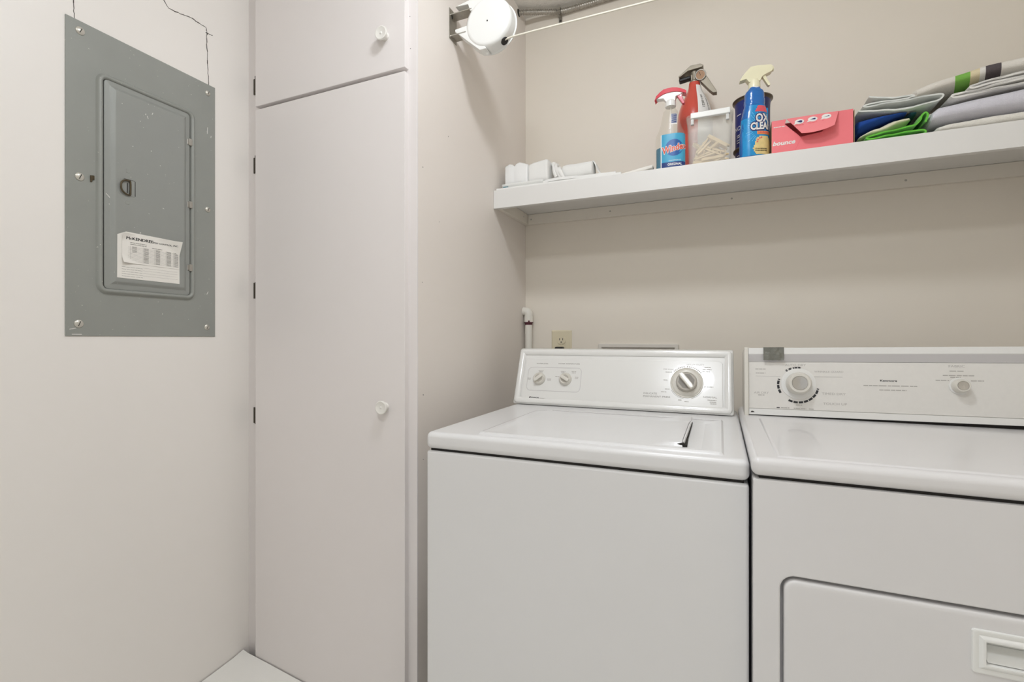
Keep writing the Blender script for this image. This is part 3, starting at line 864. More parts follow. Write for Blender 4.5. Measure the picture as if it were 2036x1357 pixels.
# ring of cycle marks
for d in range(40, 140, 6):
    a = R(d)
    if 88 < d < 96: continue
    M = DM @ Matrix.Translation((.0505 * math.cos(a), .0505 * math.sin(a), 0)) @ Matrix.Rotation(a - R(90), 4, 'Z')
    box(pp, -.0018, .0018, -.0022, .0022, 0, .0002, M=M)
for d0, d1 in ((-70, 20), (210, 260)):
    for d in range(d0, d1, 8):
        a = R(d)
        M = DM @ Matrix.Translation((.0495 * math.cos(a), .0495 * math.sin(a), 0)) @ Matrix.Rotation(a - R(90), 4, 'Z')
        box(pp, -.003, .003, -.0006, .0006, 0, .0002, M=M)
obj('printed_marks', pp, 'ink_pale', face)['kind'] = 'stuff'
lg = new()
for d_ in (-.0002, 0, .0002): text(lg, 'KENMORE', 0.0062, T(0.0785 + d_, 0.0220), sx=1.0)
prism(lg, [(0.0575, 0.0185), (0.0635, 0.0185), (0.0635, 0.0198), (0.0600, 0.0206), (0.0625, 0.0222), (0.0650, 0.0250), (0.0590, 0.0250)], 0, .0002, FP)
box(lg, 0.0640, 0.0920, 0.0178, 0.0186, 0, .0002, M=FP)
obj('maker_logo', lg, 'ink', face)

# ================================================================== DRYER
dx0, dx1 = 0.0525, 0.7895
DYF = 0.945
dr = thing('clothes_dryer', 'white front-loading clothes dryer at the right beside the washer', 'dryer', ((dx0 + dx1) / 2, 1.3, 0))
DF = frame((0, DYF, 0), (1, 0, 0), (0, 0, 1))
hx0, hx1, hz0, hz1 = 0.0943, 0.7475, 0.110, 0.6755
bb = new()
box(bb, dx0, dx1, DYF + 0.022, 1.65, 0.02, 0.8360, 0.004, 2)
# front sheet with the door opening
def ring_pts(x0, x1, y0, y1, r, h): return [(x, y, h) for x, y in rrect(x0, x1, y0, y1, r, 7)]
loops(bb, [ring_pts(dx0, dx1, 0.02, 0.8360, 0.004, -0.024), ring_pts(dx0, dx1, 0.02, 0.8360, 0.004, -0.004), ring_pts(dx0 + .001, dx1 - .001, 0.021, 0.8350, 0.004, -0.001), ring_pts(dx0 + .004, dx1 - .004, 0.024, 0.832, 0.004, 0.0),
           ring_pts(hx0 - .002, hx1 + .002, hz0 - .002, hz1 + .002, 0.026, 0.0), ring_pts(hx0, hx1, hz0, hz1, 0.024, -0.0015), ring_pts(hx0, hx1, hz0, hz1, 0.024, -0.0215)], False, False, DF)
obj('body', bb, 'enamel_dryer', dr)
dd = new()
kx0, kx1, kz0, kz1 = 0.3474, 0.4905, 0.5795, 0.6450
rg = [ring_pts(hx0 + .0055 + i_, hx1 - .0055 - i_, hz0 + .0055 + i_, hz1 - .006 - i_, .019 - i_, h_) for i_, h_ in ((0, -.0205), (0, -.0040), (.0012, -.0010), (.0042, .0008), (.009, .0012))]
rg += [ring_pts(kx0 + .0135, kx1 - .0135, kz0 + .0135, kz1 - .0135, .003, .0012), ring_pts(kx0 + .0135, kx1 - .0135, kz0 + .0135, kz1 - .0135, .003, -.0195)]
loops(dd, rg, False, True, DF)
ddoor = obj('dryer_door', dd, 'enamel_dryer', dr, ang=50)
obj('vent_hole', lathe(new(), [(.0035, 0), (.0032, .0004)], 12, frame((0.166, DYF + 0.012, 0.6752), (1, 0, 0), (0, -1, 0)) @ Matrix.Rotation(R(180), 4, 'X')), 'black', dr)
hn = new()
rrloft(hn, kx0, kx1, kz0, kz1, 0.004, [(0, 0.0012), (0.0006, 0.0042), (0.0030, 0.0052), (0.0080, 0.0040), (0.0100, 0.0062), (0.0125, 0.0078), (0.0155, 0.0072), (0.0165, 0.0040), (0.0175, -0.0185)], DF)
obj('handle', hn, 'plastic_white', ddoor, ang=40)
obj('handle_ramp', prism(new(), [(0.5975, 0.0030), (0.6150, -0.0165), (0.6150, -0.0180), (0.5975, -0.0180)][::-1], kx0 + .0185, kx1 - .0185, frame((0, DYF, 0), (0, 0, 1), (0, -1, 0))), 'plastic_white', ddoor)
obj('seam_gasket', box(new(), dx0 + .010, dx1 - .010, DYF + .008, 1.64, 0.834, 0.845), 'seam', dr)
for x in (dx0 + .05, dx1 - .05):
    for y in (1.03, 1.58):
        obj('foot', lathe(new(), [(.02, 0), (.02, .01), (.01, .014), (.01, .024)], 14, Matrix.Translation((x, y, 0))), 'black', dr)
ZD = 0.8735
obj('top_panel', box(new(), dx0 - 0.0025, dx1 + 0.0025, DYF - 0.003, 1.652, 0.8405, ZD, 0.0125, 5), 'enamel_dryer', dr, ang=60)
# pressed border on the top, with the step at the back
tb = new()
out = [(0.091, 0.9600), (0.091, 1.398), (0.503, 1.400), (0.524, 1.348), (0.690, 1.352), (0.690, 0.9600)]
def inset(poly, d):
    cx = sum(p[0] for p in poly) / len(poly); cy = sum(p[1] for p in poly) / len(poly)
    res = []
    n = len(poly)
    for i in range(n):
        p0, p1, p2 = Vector(poly[i - 1]), Vector(poly[i]), Vector(poly[(i + 1) % n])
        e1 = (p1 - p0).normalized(); e2 = (p2 - p1).normalized()
        n1 = Vector((e1.y, -e1.x)); n2 = Vector((e2.y, -e2.x))
        m_ = (n1 + n2); m_ = m_ / max(0.3, m_.dot(n1))
        res.append(tuple(p1 + m_ * d))
    return res
rings = [[(x, y, ZD - 0.0003) for x, y in out], [(x, y, ZD + 0.0022) for x, y in inset(out, 0.003)], [(x, y, ZD + 0.0026) for x, y in inset(out, 0.006)]]
loops(tb, rings, False, True)
obj('pressed_panel', tb, 'enamel_dryer', dr)
# console, sitting a touch askew so the gap below it widens to the right
do = (0.0607, 1.465, 0.8745); dv = Vector((0, 0.025, 0.179)).normalized(); du = Vector((1, 0, 0.013)).normalized()
DC = frame(do, du, dv)
DW, DH = 0.716, 0.180
cbx = new()
box(cbx, 0.010, DW - 0.010, 0.0, DH, -0.12, 0.0, 0.002, 2, DC)
dcon = obj('console', cbx, 'console_white', dr)
for x0, x1 in ((0.0, 0.0105), (DW - 0.0105, DW)):
    obj('end_cap', box(new(), x0, x1, -0.003, DH + 0.003, -0.122, 0.0105, 0.002, 2, DC), 'dial_cream', dcon)
obj('top_lip', prism(new(), [(DH + .001, 0.0005), (DH + .001, 0.0100), (DH - 0.0150, 0.0100), (DH - 0.0165, 0.0088), (DH - 0.036, 0.0012), (DH - 0.036, 0.0005)], 0.0108, DW - 0.0108,
    DC @ frame((0, 0, 0), (0, 1, 0), (0, 0, 1))), 'console_white', dcon, ang=25)
obj('grey_band', prism(new(), [(DH - 0.0172, 0.0082), (DH - 0.0168, 0.0092), (DH - 0.0362, 0.0018), (DH - 0.0362, 0.0008)], 0.011, DW - 0.011,
    DC @ frame((0, 0, 0), (0, 1, 0), (0, 0, 1))), 'console_band', dcon)
obj('bottom_rail', box(new(), 0.0108, DW - 0.0108, 0.0005, 0.0165, 0.0005, 0.0040, 0.001, 2, DC), 'console_white', dcon)
dface = obj('control_panel', box(new(), 0.0108, DW - 0.0108, 0.0175, DH - 0.037, 0.0003, 0.0018, 0.0004, 1, DC), 'console_grain', dcon)
obj('rail_clip', prism(new(), [(0.0150, 0.0060), (0.0250, 0.0068), (0.0210, 0.0100), (0.0170, 0.0100)], 0.004, 0.0046, DC), 'slot_dark', dcon)
obj('console_gap', box(new(), dx0 + .02, dx1 - .012, 1.472, 1.60, ZD - .0005, ZD + 0.0085), 'seam', dr)
DP = DC @ Matrix.Translation((0, 0, 0.0019))
def button_dial(u, v, r0, r1, hh, name, rc):
    M = DP @ Matrix.Translation((u, v, 0))
    k = new(); lathe(k, [(r0, 0), (r0, .0012), (r0 * .97, .002), (r1 * 1.02, .0024)], 48, M)
    o_ = obj(name, k, 'console_white', dr)
    k = new(); lathe(k, [(r1, .001), (r1 * .98, hh * .55), (r1 * .88, hh * .9), (r1 * .80, hh), (rc * 1.04, hh), (rc * 1.02, hh - .0012)], 40, M)
    obj('knob', k, 'dial_cream', o_)
    k = new(); lathe(k, [(rc, hh - .0012), (rc * .97, hh + .0002), (rc * .5, hh - .0002), (.0005, hh - .0004)], 32, M)
    obj('metal_insert', k, 'brushed', o_)
    return o_
button_dial(0.1290, 0.0860, 0.0405, 0.0300, 0.030, 'timer_dial', 0.0180)
button_dial(0.4610, 0.0880, 0.0200, 0.0165, 0.022, 'signal_knob', 0.0105)
dk = new()
M0 = DP @ Matrix.Translation((0.1280, 0.0825, 0))
for d in range(0, 360, 3):
    if not (78 < d < 128 or 160 < d < 212 or 240 < d < 371 - 20): continue
    a = R(d)
    M = M0 @ Matrix.Translation((.0462 * math.cos(a), .0458 * math.sin(a), 0)) @ Matrix.Rotation(a - R(90), 4, 'Z')
    if 78 < d < 128 and (d // 3) % 3 == 0:
        box(dk, -.0004, .0004, -.003, .003, 0, .0002, M=M)
    elif (d // 3) % 5 == 0:
        continue
    else:
        box(dk, -.00132, .00132, -.003 if d < 240 else -.0026, .0026, 0, .0002, M=M)
obj('maker_logo', text(new(), 'Kenmore', 0.0068, DP @ Matrix.Translation((0.3239, 0.0977, 0)), sx=1.35, bold=.00012), 'ink', dface)
box(dk, 0.0775, 0.0850, 0.0203, 0.0225, 0, .0002, M=DP)
obj('printed_ring', dk, 'ink', dface)['kind'] = 'stuff'
TD = lambda x, y: DP @ Matrix.Translation((x, y, 0))
obj('printed_word', text(new(), 'AUTO DRY', 0.0080, TD(0.1230, 0.1350), sx=1.2), 'ink_pale', dface)
obj('printed_word', text(new(), 'WRINKLE GUARD', 0.0064, TD(0.1980, 0.1183), sx=1.25), 'ink_pale', dface)
obj('printed_word', text(new(), 'AIR DRY', 0.0080, TD(0.0417, 0.0595), sx=1.2), 'ink_pale', dface)
obj('printed_word', text(new(), 'TIMED DRY', 0.0082, TD(0.2075, 0.0612), sx=1.25), 'ink_pale', dface)
obj('printed_word', text(new(), 'TOUCH UP', 0.0082, TD(0.2097, 0.0355), sx=1.25), 'ink_pale', dface)
obj('printed_word', text(new(), 'FABRIC', 0.0080, TD(0.4582, 0.1351), sx=1.2), 'ink_pale', dface)
dl = new()
for x, y, w, n in ((0.0405, 0.1238, .026, 3), (0.0405, 0.1129, .024, 3), (0.0417, 0.0535, .016, 2), (0.3268, 0.0851, .11, 9), (0.332, 0.0745, .055, 6), (0.4582, 0.1235, .028, 3), (0.4610, 0.1130, .060, 6), (0.4300, 0.1010, .026, 3), (0.4950, 0.1010, .024, 3),
                   (0.455, 0.1085, .02, 2), (0.098, 0.0214, .020, 2), (0.135, 0.0205, .024, 2), (0.158, 0.0205, .012, 1), (0.1215, 0.0210, .008, 1), (0.1300, 0.0300, .014, 2)):
    dashes(dl, x, y, w, 0.0024, DP, n)
box(dl, 0.028, 0.088, 0.1045, 0.1051, 0, .0002, M=DP); box(dl, 0.165, 0.228, 0.1045, 0.1055, 0, .0002, M=DP)
obj('printed_marks', dl, 'ink_pale', dface)['kind'] = 'stuff'
# strip of foil tape folded over the top lip
t = bmesh.new(); nu, nv = 12, 12
G = []
for i in range(nu + 1):
    row = []
    for j in range(nv + 1):
        u = 0.0470 + 0.0490 * i / nu; s = j / nv
        if s < 0.25: v, n = DH + 0.0018, -0.012 + (s / 0.25) * 0.0225
        else: v, n = DH + 0.0018 - (s - 0.25) / 0.75 * 0.0345, 0.0108
        n += noise.noise(Vector((u * 90, s * 4, 3))) * 0.0012 + 0.0006
        v += (noise.noise(Vector((u * 160, 1.3, 0))) * 0.0012 if j == nv else 0)
        row.append(t.verts.new((u, v, n)))
    G.append(row)
for i in range(nu):
    for j in range(nv):
        t.faces.new((G[i][j], G[i][j + 1], G[i + 1][j + 1], G[i + 1][j]))
ex = bmesh.ops.extrude_face_region(t, geom=list(t.faces))
for v in [e for e in ex['geom'] if isinstance(e, bmesh.types.BMVert)]:
    v.co += Vector((0, 0.0005, 0.0005))
bmesh.ops.recalc_face_normals(t, faces=t.faces)
tag(obj('tape_strip', merge(new(), t, DC), 'foil'), 'crinkled grey foil tape folded over the top of the dryer console', 'tape')

# ================================================================== THINGS ON THE SHELF
def bottle_rings(prof, n=2.6, seg=40):
    rings = []
    for z, rx, ry in prof:
        ring = []
        for k in range(seg):
            a = 2 * math.pi * k / seg
            c, s = math.cos(a), math.sin(a)
            ring.append((rx * math.copysign(abs(c) ** (2 / n), c), ry * math.copysign(abs(s) ** (2 / n), s), z))
        rings.append(ring)
    return rings

def prof_at(prof, z):
    for a, b_ in zip(prof, prof[1:]):
        if a[0] <= z <= b_[0]:
            t_ = (z - a[0]) / max(1e-9, b_[0] - a[0])
            return a[1] * (1 - t_) + b_[1] * t_, a[2] * (1 - t_) + b_[2] * t_
    return prof[-1][1], prof[-1][2]

def front_y(prof, x, z, off, n=2.6):
    rx, ry = prof_at(prof, z)
    f = min(0.999, abs(x) / rx)
    return -(ry + off) * (1 - f ** n) ** (1 / n)

def label_patch(prof, x0, x1, z0, z1, off, n=2.6, nx=18, nz=10, shape=None):
    """printed film that follows the front of a bottle; shape(u,v) -> keep"""
    t_ = bmesh.new(); g_ = {}
    for i in range(nx + 1):
        for j in range(nz + 1):
            u, v = i / nx, j / nz
            if shape and not shape(u, v): continue
            x, z = x0 + (x1 - x0) * u, z0 + (z1 - z0) * v
            g_[i, j] = t_.verts.new((x, front_y(prof, x, z, off, n), z))
    for i in range(nx):
        for j in range(nz):
            q = [(i, j), (i + 1, j), (i + 1, j + 1), (i, j + 1)]
            if all(k in g_ for k in q): t_.faces.new([g_[k] for k in q])
    ex_ = bmesh.ops.extrude_face_region(t_, geom=list(t_.faces))
    for v in [e for e in ex_['geom'] if isinstance(e, bmesh.types.BMVert)]: v.co.y -= 0.0003
    bmesh.ops.recalc_face_normals(t_, faces=t_.faces)
    return merge(new(), t_)

def disc_patch(prof, cx, cz, r, off, n=2.6, k=28, sz=1.0):
    t_ = bmesh.new()
    rings = []
    for rr_ in (0.02, .35, .7, 1.0):
        rings.append([(cx + r * rr_ * math.cos(2 * math.pi * i / k), 0, cz + sz * r * rr_ * math.sin(2 * math.pi * i / k)) for i in range(k)])
    rings = [[(x, front_y(prof, x, z, off, n), z) for x, _, z in ring] for ring in rings]
    return loops(new(), rings, True, False)

def curved_text(bm, body, size, cx, cz, prof, off, n=2.6, **kw):
    slope = kw.pop('slope', 0.0); grow = kw.pop('grow', 0.0)
    def w(co):
        y = co.y * (1 + grow * co.x)
        x, z = cx + co.x, cz + y + slope * co.x
        rx, _ = prof_at(prof, z)
        x = max(-rx * .992, min(rx * .992, x))
        return Vector((x, front_y(prof, x, z, off, n) - co.z, z))
    return text(bm, body, size, I4, warp=w, **kw)

# ---- window cleaner spray bottle
wc = thing('spray_bottle', 'clear window cleaner bottle with blue liquid and red trigger head', 'spray bottle', (-0.1490, 1.657, SH))
WP = [(0, .0435, .026), (.004, .0465, .0285), (.06, .0470, .0290), (.105, .0465, .0285), (.118, .0440, .0275), (.132, .0375, .0255), (.150, .0310, .0235), (.175, .0262, .021), (.192, .0225, .019), (.200, .0160, .0150), (.207, .0140, .0140), (.216, .0140, .0140)]
obj('bottle', loops(new(), bottle_rings(WP)), 'clear_bottle', wc, world=False)
LP = [(z, rx - .0016, ry - .0016) for z, rx, ry in [(.002, .0435, .026), (.006, .0465, .0285), (.06, .0470, .0290), (.072, .0469, .0289)]]
obj('cleaning_liquid', loops(new(), bottle_rings(LP)), 'liquid', wc, world=False)
obj('dip_tube', tube(new(), [(0.002, 0, .004), (0.0, 0, .21)], .0022, 8), 'pvc', wc, world=False)
lb = obj('front_label', label_patch(WP, -.0255, .0455, .0045, .1115, .0004), 'label_blue', wc, world=False)
obj('label_border', label_patch(WP, -.0285, -.0255, .0045, .1115, .0004, nx=2), 'print_white', lb)
obj('label_band', label_patch(WP, -.0255, .0455, .0045, .0200, .0009), 'label_navy', lb)
obj('label_globe', disc_patch(WP, .0130, .0655, .0270, .0010), 'globe_blue', lb)
sh_ = new(); curved_text(sh_, 'Windex', .0285, .0140, .0635, WP, .0016, sx=.80, bold=.0022, slope=.20, grow=-3.0)
obj('brand_outline', sh_, 'print_white', lb)
sh_ = new(); curved_text(sh_, 'Windex', .0285, .0140, .0635, WP, .0024, sx=.80, bold=.0006, slope=.20, grow=-3.0)
obj('brand_name', sh_, 'windex_red', lb)
sh_ = new(); curved_text(sh_, 'ORIGINAL', .0100, .0150, .0120, WP, .0014, sx=.95, bold=.0003)
curved_text(sh_, 'AMMONIA-D', .0050, .0150, .0245, WP, .0008, sx=1.3)
obj('variety_name', sh_, 'print_white', lb)
nl = obj('neck_label', label_patch(WP, .0035, .0215, .142, .178, .0006, nx=8), 'print_white', wc, world=False)
obj('neck_label_print', label_patch(WP, .0045, .0205, .147, .177, .0012, nx=8), 'label_navy', nl)
sh_ = new()
for k, wd in enumerate(('WITH', 'OCEAN', 'BOUND', 'PLASTIC')): curved_text(sh_, wd, .0062, .0125, .172 - k * .0068, WP, .0020, sx=.8)
obj('neck_label_text', sh_, 'print_white', nl)
HX = frame((0, 0.011, 0), (1, 0, 0), (0, 0, 1))       # profile in x,z; local z towards the viewer
co_ = new(); lathe(co_, [(.0165, .209), (.0168, .212), (.0165, .226), (.0140, .230)], 24)
obj('collar', co_, 'plastic_white', wc, world=False)
hd = new()
prism(hd, [(-.0135, .224), (.0150, .224), (.0165, .238), (.0300, .2405), (.0420, .2470), (.0400, .2540), (.0200, .2600), (-.0150, .2600), (-.0360, .2500), (-.0460, .2390), (-.0380, .2380), (-.0220, .2370)], 0.0, .022, HX, .002, 2)
obj('trigger_head', hd, 'plastic_white', wc, world=False)
rc_ = new()
st_ = [(-.0490, .2330, .2375), (-.0440, .2385, .2500), (-.0330, .2450, .2600), (-.0220, .2500, .2672), (-.0080, .2525, .2690), (.0060, .2530, .2688), (.0200, .2510, .2660), (.0320, .2475, .2610), (.0430, .2430, .2550), (.0485, .2405, .2510)]
loops(rc_, [[(x, -.0145, a_), (x, -.0120, b_ - .0015), (x, -.0080, b_), (x, .0080, b_), (x, .0120, b_ - .0015), (x, .0145, a_)] for x, a_, b_ in st_])
obj('red_shell', rc_, 'head_red', wc, world=False)
tg = new()
prism(tg, [(.0180, .2460), (.0340, .2460), (.0370, .2320), (.0440, .2150), (.0420, .2110), (.0360, .2120), (.0280, .2250), (.0210, .2370)], .003, .019, HX, .0015, 2)
obj('trigger', tg, 'trigger_red', wc, world=False)

# ---- fire extinguisher
fx = thing('fire_extinguisher', 'red fire extinguisher standing behind the clothespin bin', 'fire extinguisher', (-0.0830, 1.808, SH))
FPF = [(.054, 0), (.057, .004), (.0575, .012), (.0575, .205), (.0555, .232), (.0500, .256), (.0420, .278), (.0330, .297), (.0250, .314), (.0205, .328), (.0190, .340), (.0185, .346)]
obj('cylinder', lathe(new(), FPF, 44), 'ext_red', fx, world=False)
vm = new()
lathe(vm, [(.0150, .340), (.0165, .343), (.0165, .352), (.0125, .356), (.0120, .372), (.0140, .376), (.0140, .384), (.008, .388)], 20)
box(vm, -.012, .030, -.010, .010, .354, .376, .003, 2)
valve = obj('valve', vm, 'steel_dull', fx, world=False)
lv = new()
prism(lv, [(-.052, .372), (-.048, .368), (-.020, .385), (.026, .389), (.030, .396), (.020, .402), (-.012, .402)], -.024, .020, frame((0, 0, 0), (1, 0, 0), (0, 0, 1)), .002, 2)
obj('lever', lv, 'steel_dull', fx, world=False)
gb = new(); box(gb, -.050, -.010, -.010, .012, .364, .376, .004, 3, Matrix.Rotation(R(-8), 4, 'Y') @ Matrix.Translation((.05, 0, -.004)) )
obj('hose_grip', gb, 'black', fx, world=False)
hn = new()
prism(hn, [(.014, .366), (.030, .372), (.040, .360), (.070, .306), (.073, .296), (.060, .297), (.048, .310), (.020, .345)], -.012, .012, frame((0, 0, 0), (1, 0, 0), (0, 0, 1)), .002, 2)
obj('carry_handle', hn, 'steel_dull', fx, world=False)
GM = frame((.0200, -.012, .365), (1, 0, .0), (0, -.25, 1))
obj('gauge_case', lathe(new(), [(.0170, -.012), (.0185, -.006), (.0185, .006), (.0170, .0085), (.0150, .0085), (.0145, .0060), (.0005, .0060)], 28, GM), 'steel', fx, world=False)
gfc = obj('gauge_face', lathe(new(), [(.0143, .0062), (.0005, .0064)], 24, GM), 'gauge_face', fx, world=False)
obj('gauge_needle', box(new(), -.0006, .0006, -.002, .010, .0066, .0070, M=GM @ Matrix.Rotation(R(20), 4, 'Z')), 'ink', gfc)
# white record tag wrapped round the shoulder, its print running downwards
def shoulder(a, z, off):
    pr_ = [(h, r) for r, h in FPF]
    for (h0, r0), (h1, r1) in zip(pr_, pr_[1:]):
        if h0 <= z <= h1: r = r0 + (r1 - r0) * (z - h0) / max(1e-9, h1 - h0); break
    else: r = pr_[-1][1]
    return Vector(((r + off) * math.cos(a), (r + off) * math.sin(a), z))
t = bmesh.new(); G = []
for i in range(15):
    row = []
    for j in range(15):
        z = 0.10 + 0.232 * j / 14
        a = R(-78 + 80 * i / 14 + (4 * (j / 14)))
        row.append(t.verts.new(shoulder(a, z, .0009)))
    G.append(row)
for i in range(14):
    for j in range(14): t.faces.new((G[i][j], G[i + 1][j], G[i + 1][j + 1], G[i][j + 1]))
ex = bmesh.ops.extrude_face_region(t, geom=list(t.faces))
for v in [e for e in ex['geom'] if isinstance(e, bmesh.types.BMVert)]: v.co += Vector((v.co.x, v.co.y, 0)).normalized() * .0004
bmesh.ops.recalc_face_normals(t, faces=t.faces)
rtag = obj('record_label', merge(new(), t), 'print_white', fx, world=False)
tb_ = new()
def down(co, a0, z0):
    z = z0 - co.x; a = a0 + co.y / .050
    return shoulder(a, z, .0020)
text(tb_, '261-0521', .0125, I4, align='LEFT', sx=1.1, bold=.0002, warp=lambda c: down(c, R(-56), .290))
text(tb_, 'LABORATORIES', .0105, I4, align='LEFT', sx=1.0, warp=lambda c: down(c, R(-34), .285))
obj('label_print', tb_, 'ink_soft', rtag)

# ---- clip-top bin of clothespins
bn = thing('storage_bin', 'small frosted clear plastic bin with white clip handle on the shelf', 'bin', (-0.0315, 1.6900, SH))
rings = []
bw, bd = .0665, .0450
for f, z, w in ((0.90, 0.0, 0), (0.94, .003, 0), (0.95, .02, 0), (1.0, .150, 0), (1.035, .153, 0), (1.035, .160, 0)):
    rings.append([(x, y, z) for x, y in rrect(-bw * f, bw * f, -bd * f, bd * f, .014, 6)])
for f, z in ((1.005, .160), (0.965, .150), (0.91, .02), (0.88, .0035)):
    rings.append([(x, y, z) for x, y in rrect(-bw * f, bw * f, -bd * f, bd * f, .012, 6)])
obj('tub', loops(new(), rings, True, True), 'frosted_bin', bn, world=False, ang=50)
obj('lid', rrloft(new(), -bw * 1.05, bw * 1.05, -bd * 1.05, bd * 1.05, .015, [(0, .1605), (0, .1640), (.002, .1665), (.010, .1670), (.012, .1655)], I4, cap0=True), 'frosted_bin', bn, world=False)
hb = new()
box(hb, -.0550, .0600, -bd * 1.05 - .014, -bd * 1.05 - .0005, .1480, .1660, .0025, 3)
bar = obj('clip_handle', hb, 'plastic_white', bn, world=False)
for x in (-.0500, .0520):
    lg_ = new(); box(lg_, x - .0045, x + .0045, -bd * 1.05 - .0115, -bd * 1.05 - .0015, .1300, .1475, .0015, 2)
    box(lg_, x - .0050, x + .0050, -bd * 1.05 - .0135, -bd * 1.05 - .0060, .1290, .1345, .0015, 2)
    obj('clip_hinge', lg_, 'plastic_grey', bar)

# ---- clothespins, one by one
def make_pin():
    r = thing('clothespin', 'wooden clothespin in the frosted bin', 'clothespin', (0, 0, 0), group='clothespins in the clear bin')
    L = .068
    half = [(-L / 2, .0008), (-.012, .0006), (-.006, .0018), (-.001, .0006), (L / 2 - .004, .0045), (L / 2, .0058), (L / 2, .0090), (0.0, .0075), (-L / 2 + .004, .0062), (-L / 2, .0045)]
    for s in (1, -1):
        p = [(x, s * y) for x, y in half]
        if s < 0: p = p[::-1]
        obj('wooden_half', prism(new(), p, -.0045, .0045, I4), 'clothespin', r, world=False)
    pts = [(-.006 + .0028 * math.cos(a * .7), .0005 + .0028 * math.sin(a * .7), -.0056 + .0112 * a / 26) for a in range(27)]
    obj('spring', tube(new(), pts, .0007, 5), 'steel', r, world=False)
    return r
pin0 = make_pin()
pins = [(-.048, 1.664, 1.642, 12, 4), (-.030, 1.672, 1.641, -28, 3), (.000, 1.690, 1.642, 62, 2), (-.050, 1.700, 1.642, 75, 3), (-.010, 1.708, 1.642, 8, 3),
        (-.060, 1.690, 1.6525, -50, 6), (-.022, 1.664, 1.653, 12, -5), (.004, 1.676, 1.655, -60, 8), (-.038, 1.695, 1.6535, 34, -4), (-.052, 1.680, 1.6640, 38, -14),
        (-.018, 1.688, 1.6650, -12, 14), (-.040, 1.668, 1.6690, 4, -16), (-.002, 1.700, 1.6690, 70, 12), (-.056, 1.690, 1.6800, 60, -30), (-.045, 1.684, 1.6820, 30, -30),
        (-.020, 1.670, 1.6800, -6, 28), (.003, 1.690, 1.6820, -80, 20), (-.036, 1.694, 1.6920, 10, 22), (-.008, 1.664, 1.7080, -4, 38), (-.004, 1.674, 1.7060, 14, 34),
        (-.066, 1.700, 1.6950, 80, -46), (-.048, 1.668, 1.6980, 26, -48), (-.060, 1.684, 1.7000, -40, 40), (-.010, 1.700, 1.6960, 50, 30), (-.030, 1.676, 1.6860, -24, -26), (-.028, 1.704, 1.6990, 40, 30)]
for i, (x, y, z, yaw, pit) in enumerate(pins):
    if i == 0: o_ = pin0
    else:
        o_ = pin0.copy(); COL.objects.link(o_)
        for ch in list(pin0.children):
            c_ = ch.copy(); COL.objects.link(c_); c_.parent = o_
    o_.location = (x, y, z)
    o_.rotation_euler = (R(random.uniform(60, 120)) if i % 2 else R(random.uniform(-20, 20)), R(pit), R(yaw))

# ---- navy can behind the blue spray bottle
cn = thing('round_can', 'dark blue round can with flared metal rim behind the blue spray bottle', 'can', (0.0990, 1.8050, SH))
obj('can_body', lathe(new(), [(.046, 0), (.0500, .002), (.0500, .012), (.0520, .016), (.0525, .205), (.0530, .225), (.0545, .238)], 44), 'can_navy', cn, world=False)
obj('rim', lathe(new(), [(.0545, .2375), (.0575, .2430), (.0610, .2450), (.0612, .2475), (.0560, .2480), (.0540, .2440), (.01, .2440)], 44, cap0=False), 'can_metal', cn, world=False)
obj('band', lathe(new(), [(.0522, .0740), (.0560, .0760), (.0590, .0800), (.0590, .0840), (.0560, .0870), (.0526, .0880)], 44, cap0=False, cap1=False), 'can_metal', cn, world=False)
cdec = new()
def can_pt(co, a0, z0):
    a = a0 + co.x / .053
    return Vector((.0536 * math.cos(a), .0536 * math.sin(a), z0 + co.y))
text(cdec, 'NO', .020, I4, warp=lambda c: can_pt(c, R(-150), .150), bold=.0004)
text(cdec, 'OZ', .016, I4, warp=lambda c: can_pt(c, R(-150), .030), bold=.0004)
for k_, (z_, w_) in enumerate(((.128, .020), (.122, .016), (.112, .022), (.104, .018), (.195, .020), (.060, .016))):
    for q_ in range(6):
        a_ = R(-152 + q_ * w_ * 180 / math.pi / .053 / 6)
        box(cdec, -.0014, .0014, -.0012, .0012, 0, .0003, M=frame((.0530 * math.cos(a_), .0530 * math.sin(a_), z_), (-math.sin(a_), math.cos(a_), 0), (0, 0, 1)))
obj('can_print', cdec, 'print_white', cn, world=False)['kind'] = 'stuff'

# ---- blue laundry stain remover spray
ox = thing('spray_bottle', 'bright blue laundry spray bottle with a cream trigger head', 'spray bottle', (0.0960, 1.6600, SH), R(20))
OP = [(0, .037, .024), (.004, .0415, .028), (.03, .0425, .029), (.085, .0410, .028), (.125, .0375, .0265), (.150, .0330, .0250), (.163, .0295, .0235), (.168, .0275, .0230), (.173, .0290, .0240), (.184, .0288, .0240), (.188, .0268, .0230), (.192, .0276, .0232), (.203, .0270, .0228), (.210, .0240, .0210), (.215, .0180, .0170), (.222, .0150, .0150)]
obj('bottle', loops(new(), bottle_rings(OP, 2.4)), 'blue_plastic', ox, world=False, ang=60)
ol_ = obj('front_label', label_patch(OP, -.0400, .0402, .006, .160, .0005, 2.4, 24, 16, shape=lambda u, v: not (v > .80 and u < .2)), 'label_sky', ox, world=False)
obj('red_banner', label_patch(OP, -.0120, .0310, .139, .158, .0012, 2.4, 14, 6, shape=lambda u, v: u + (1 - v) * .0 > v * .22), 'label_red', ol_)
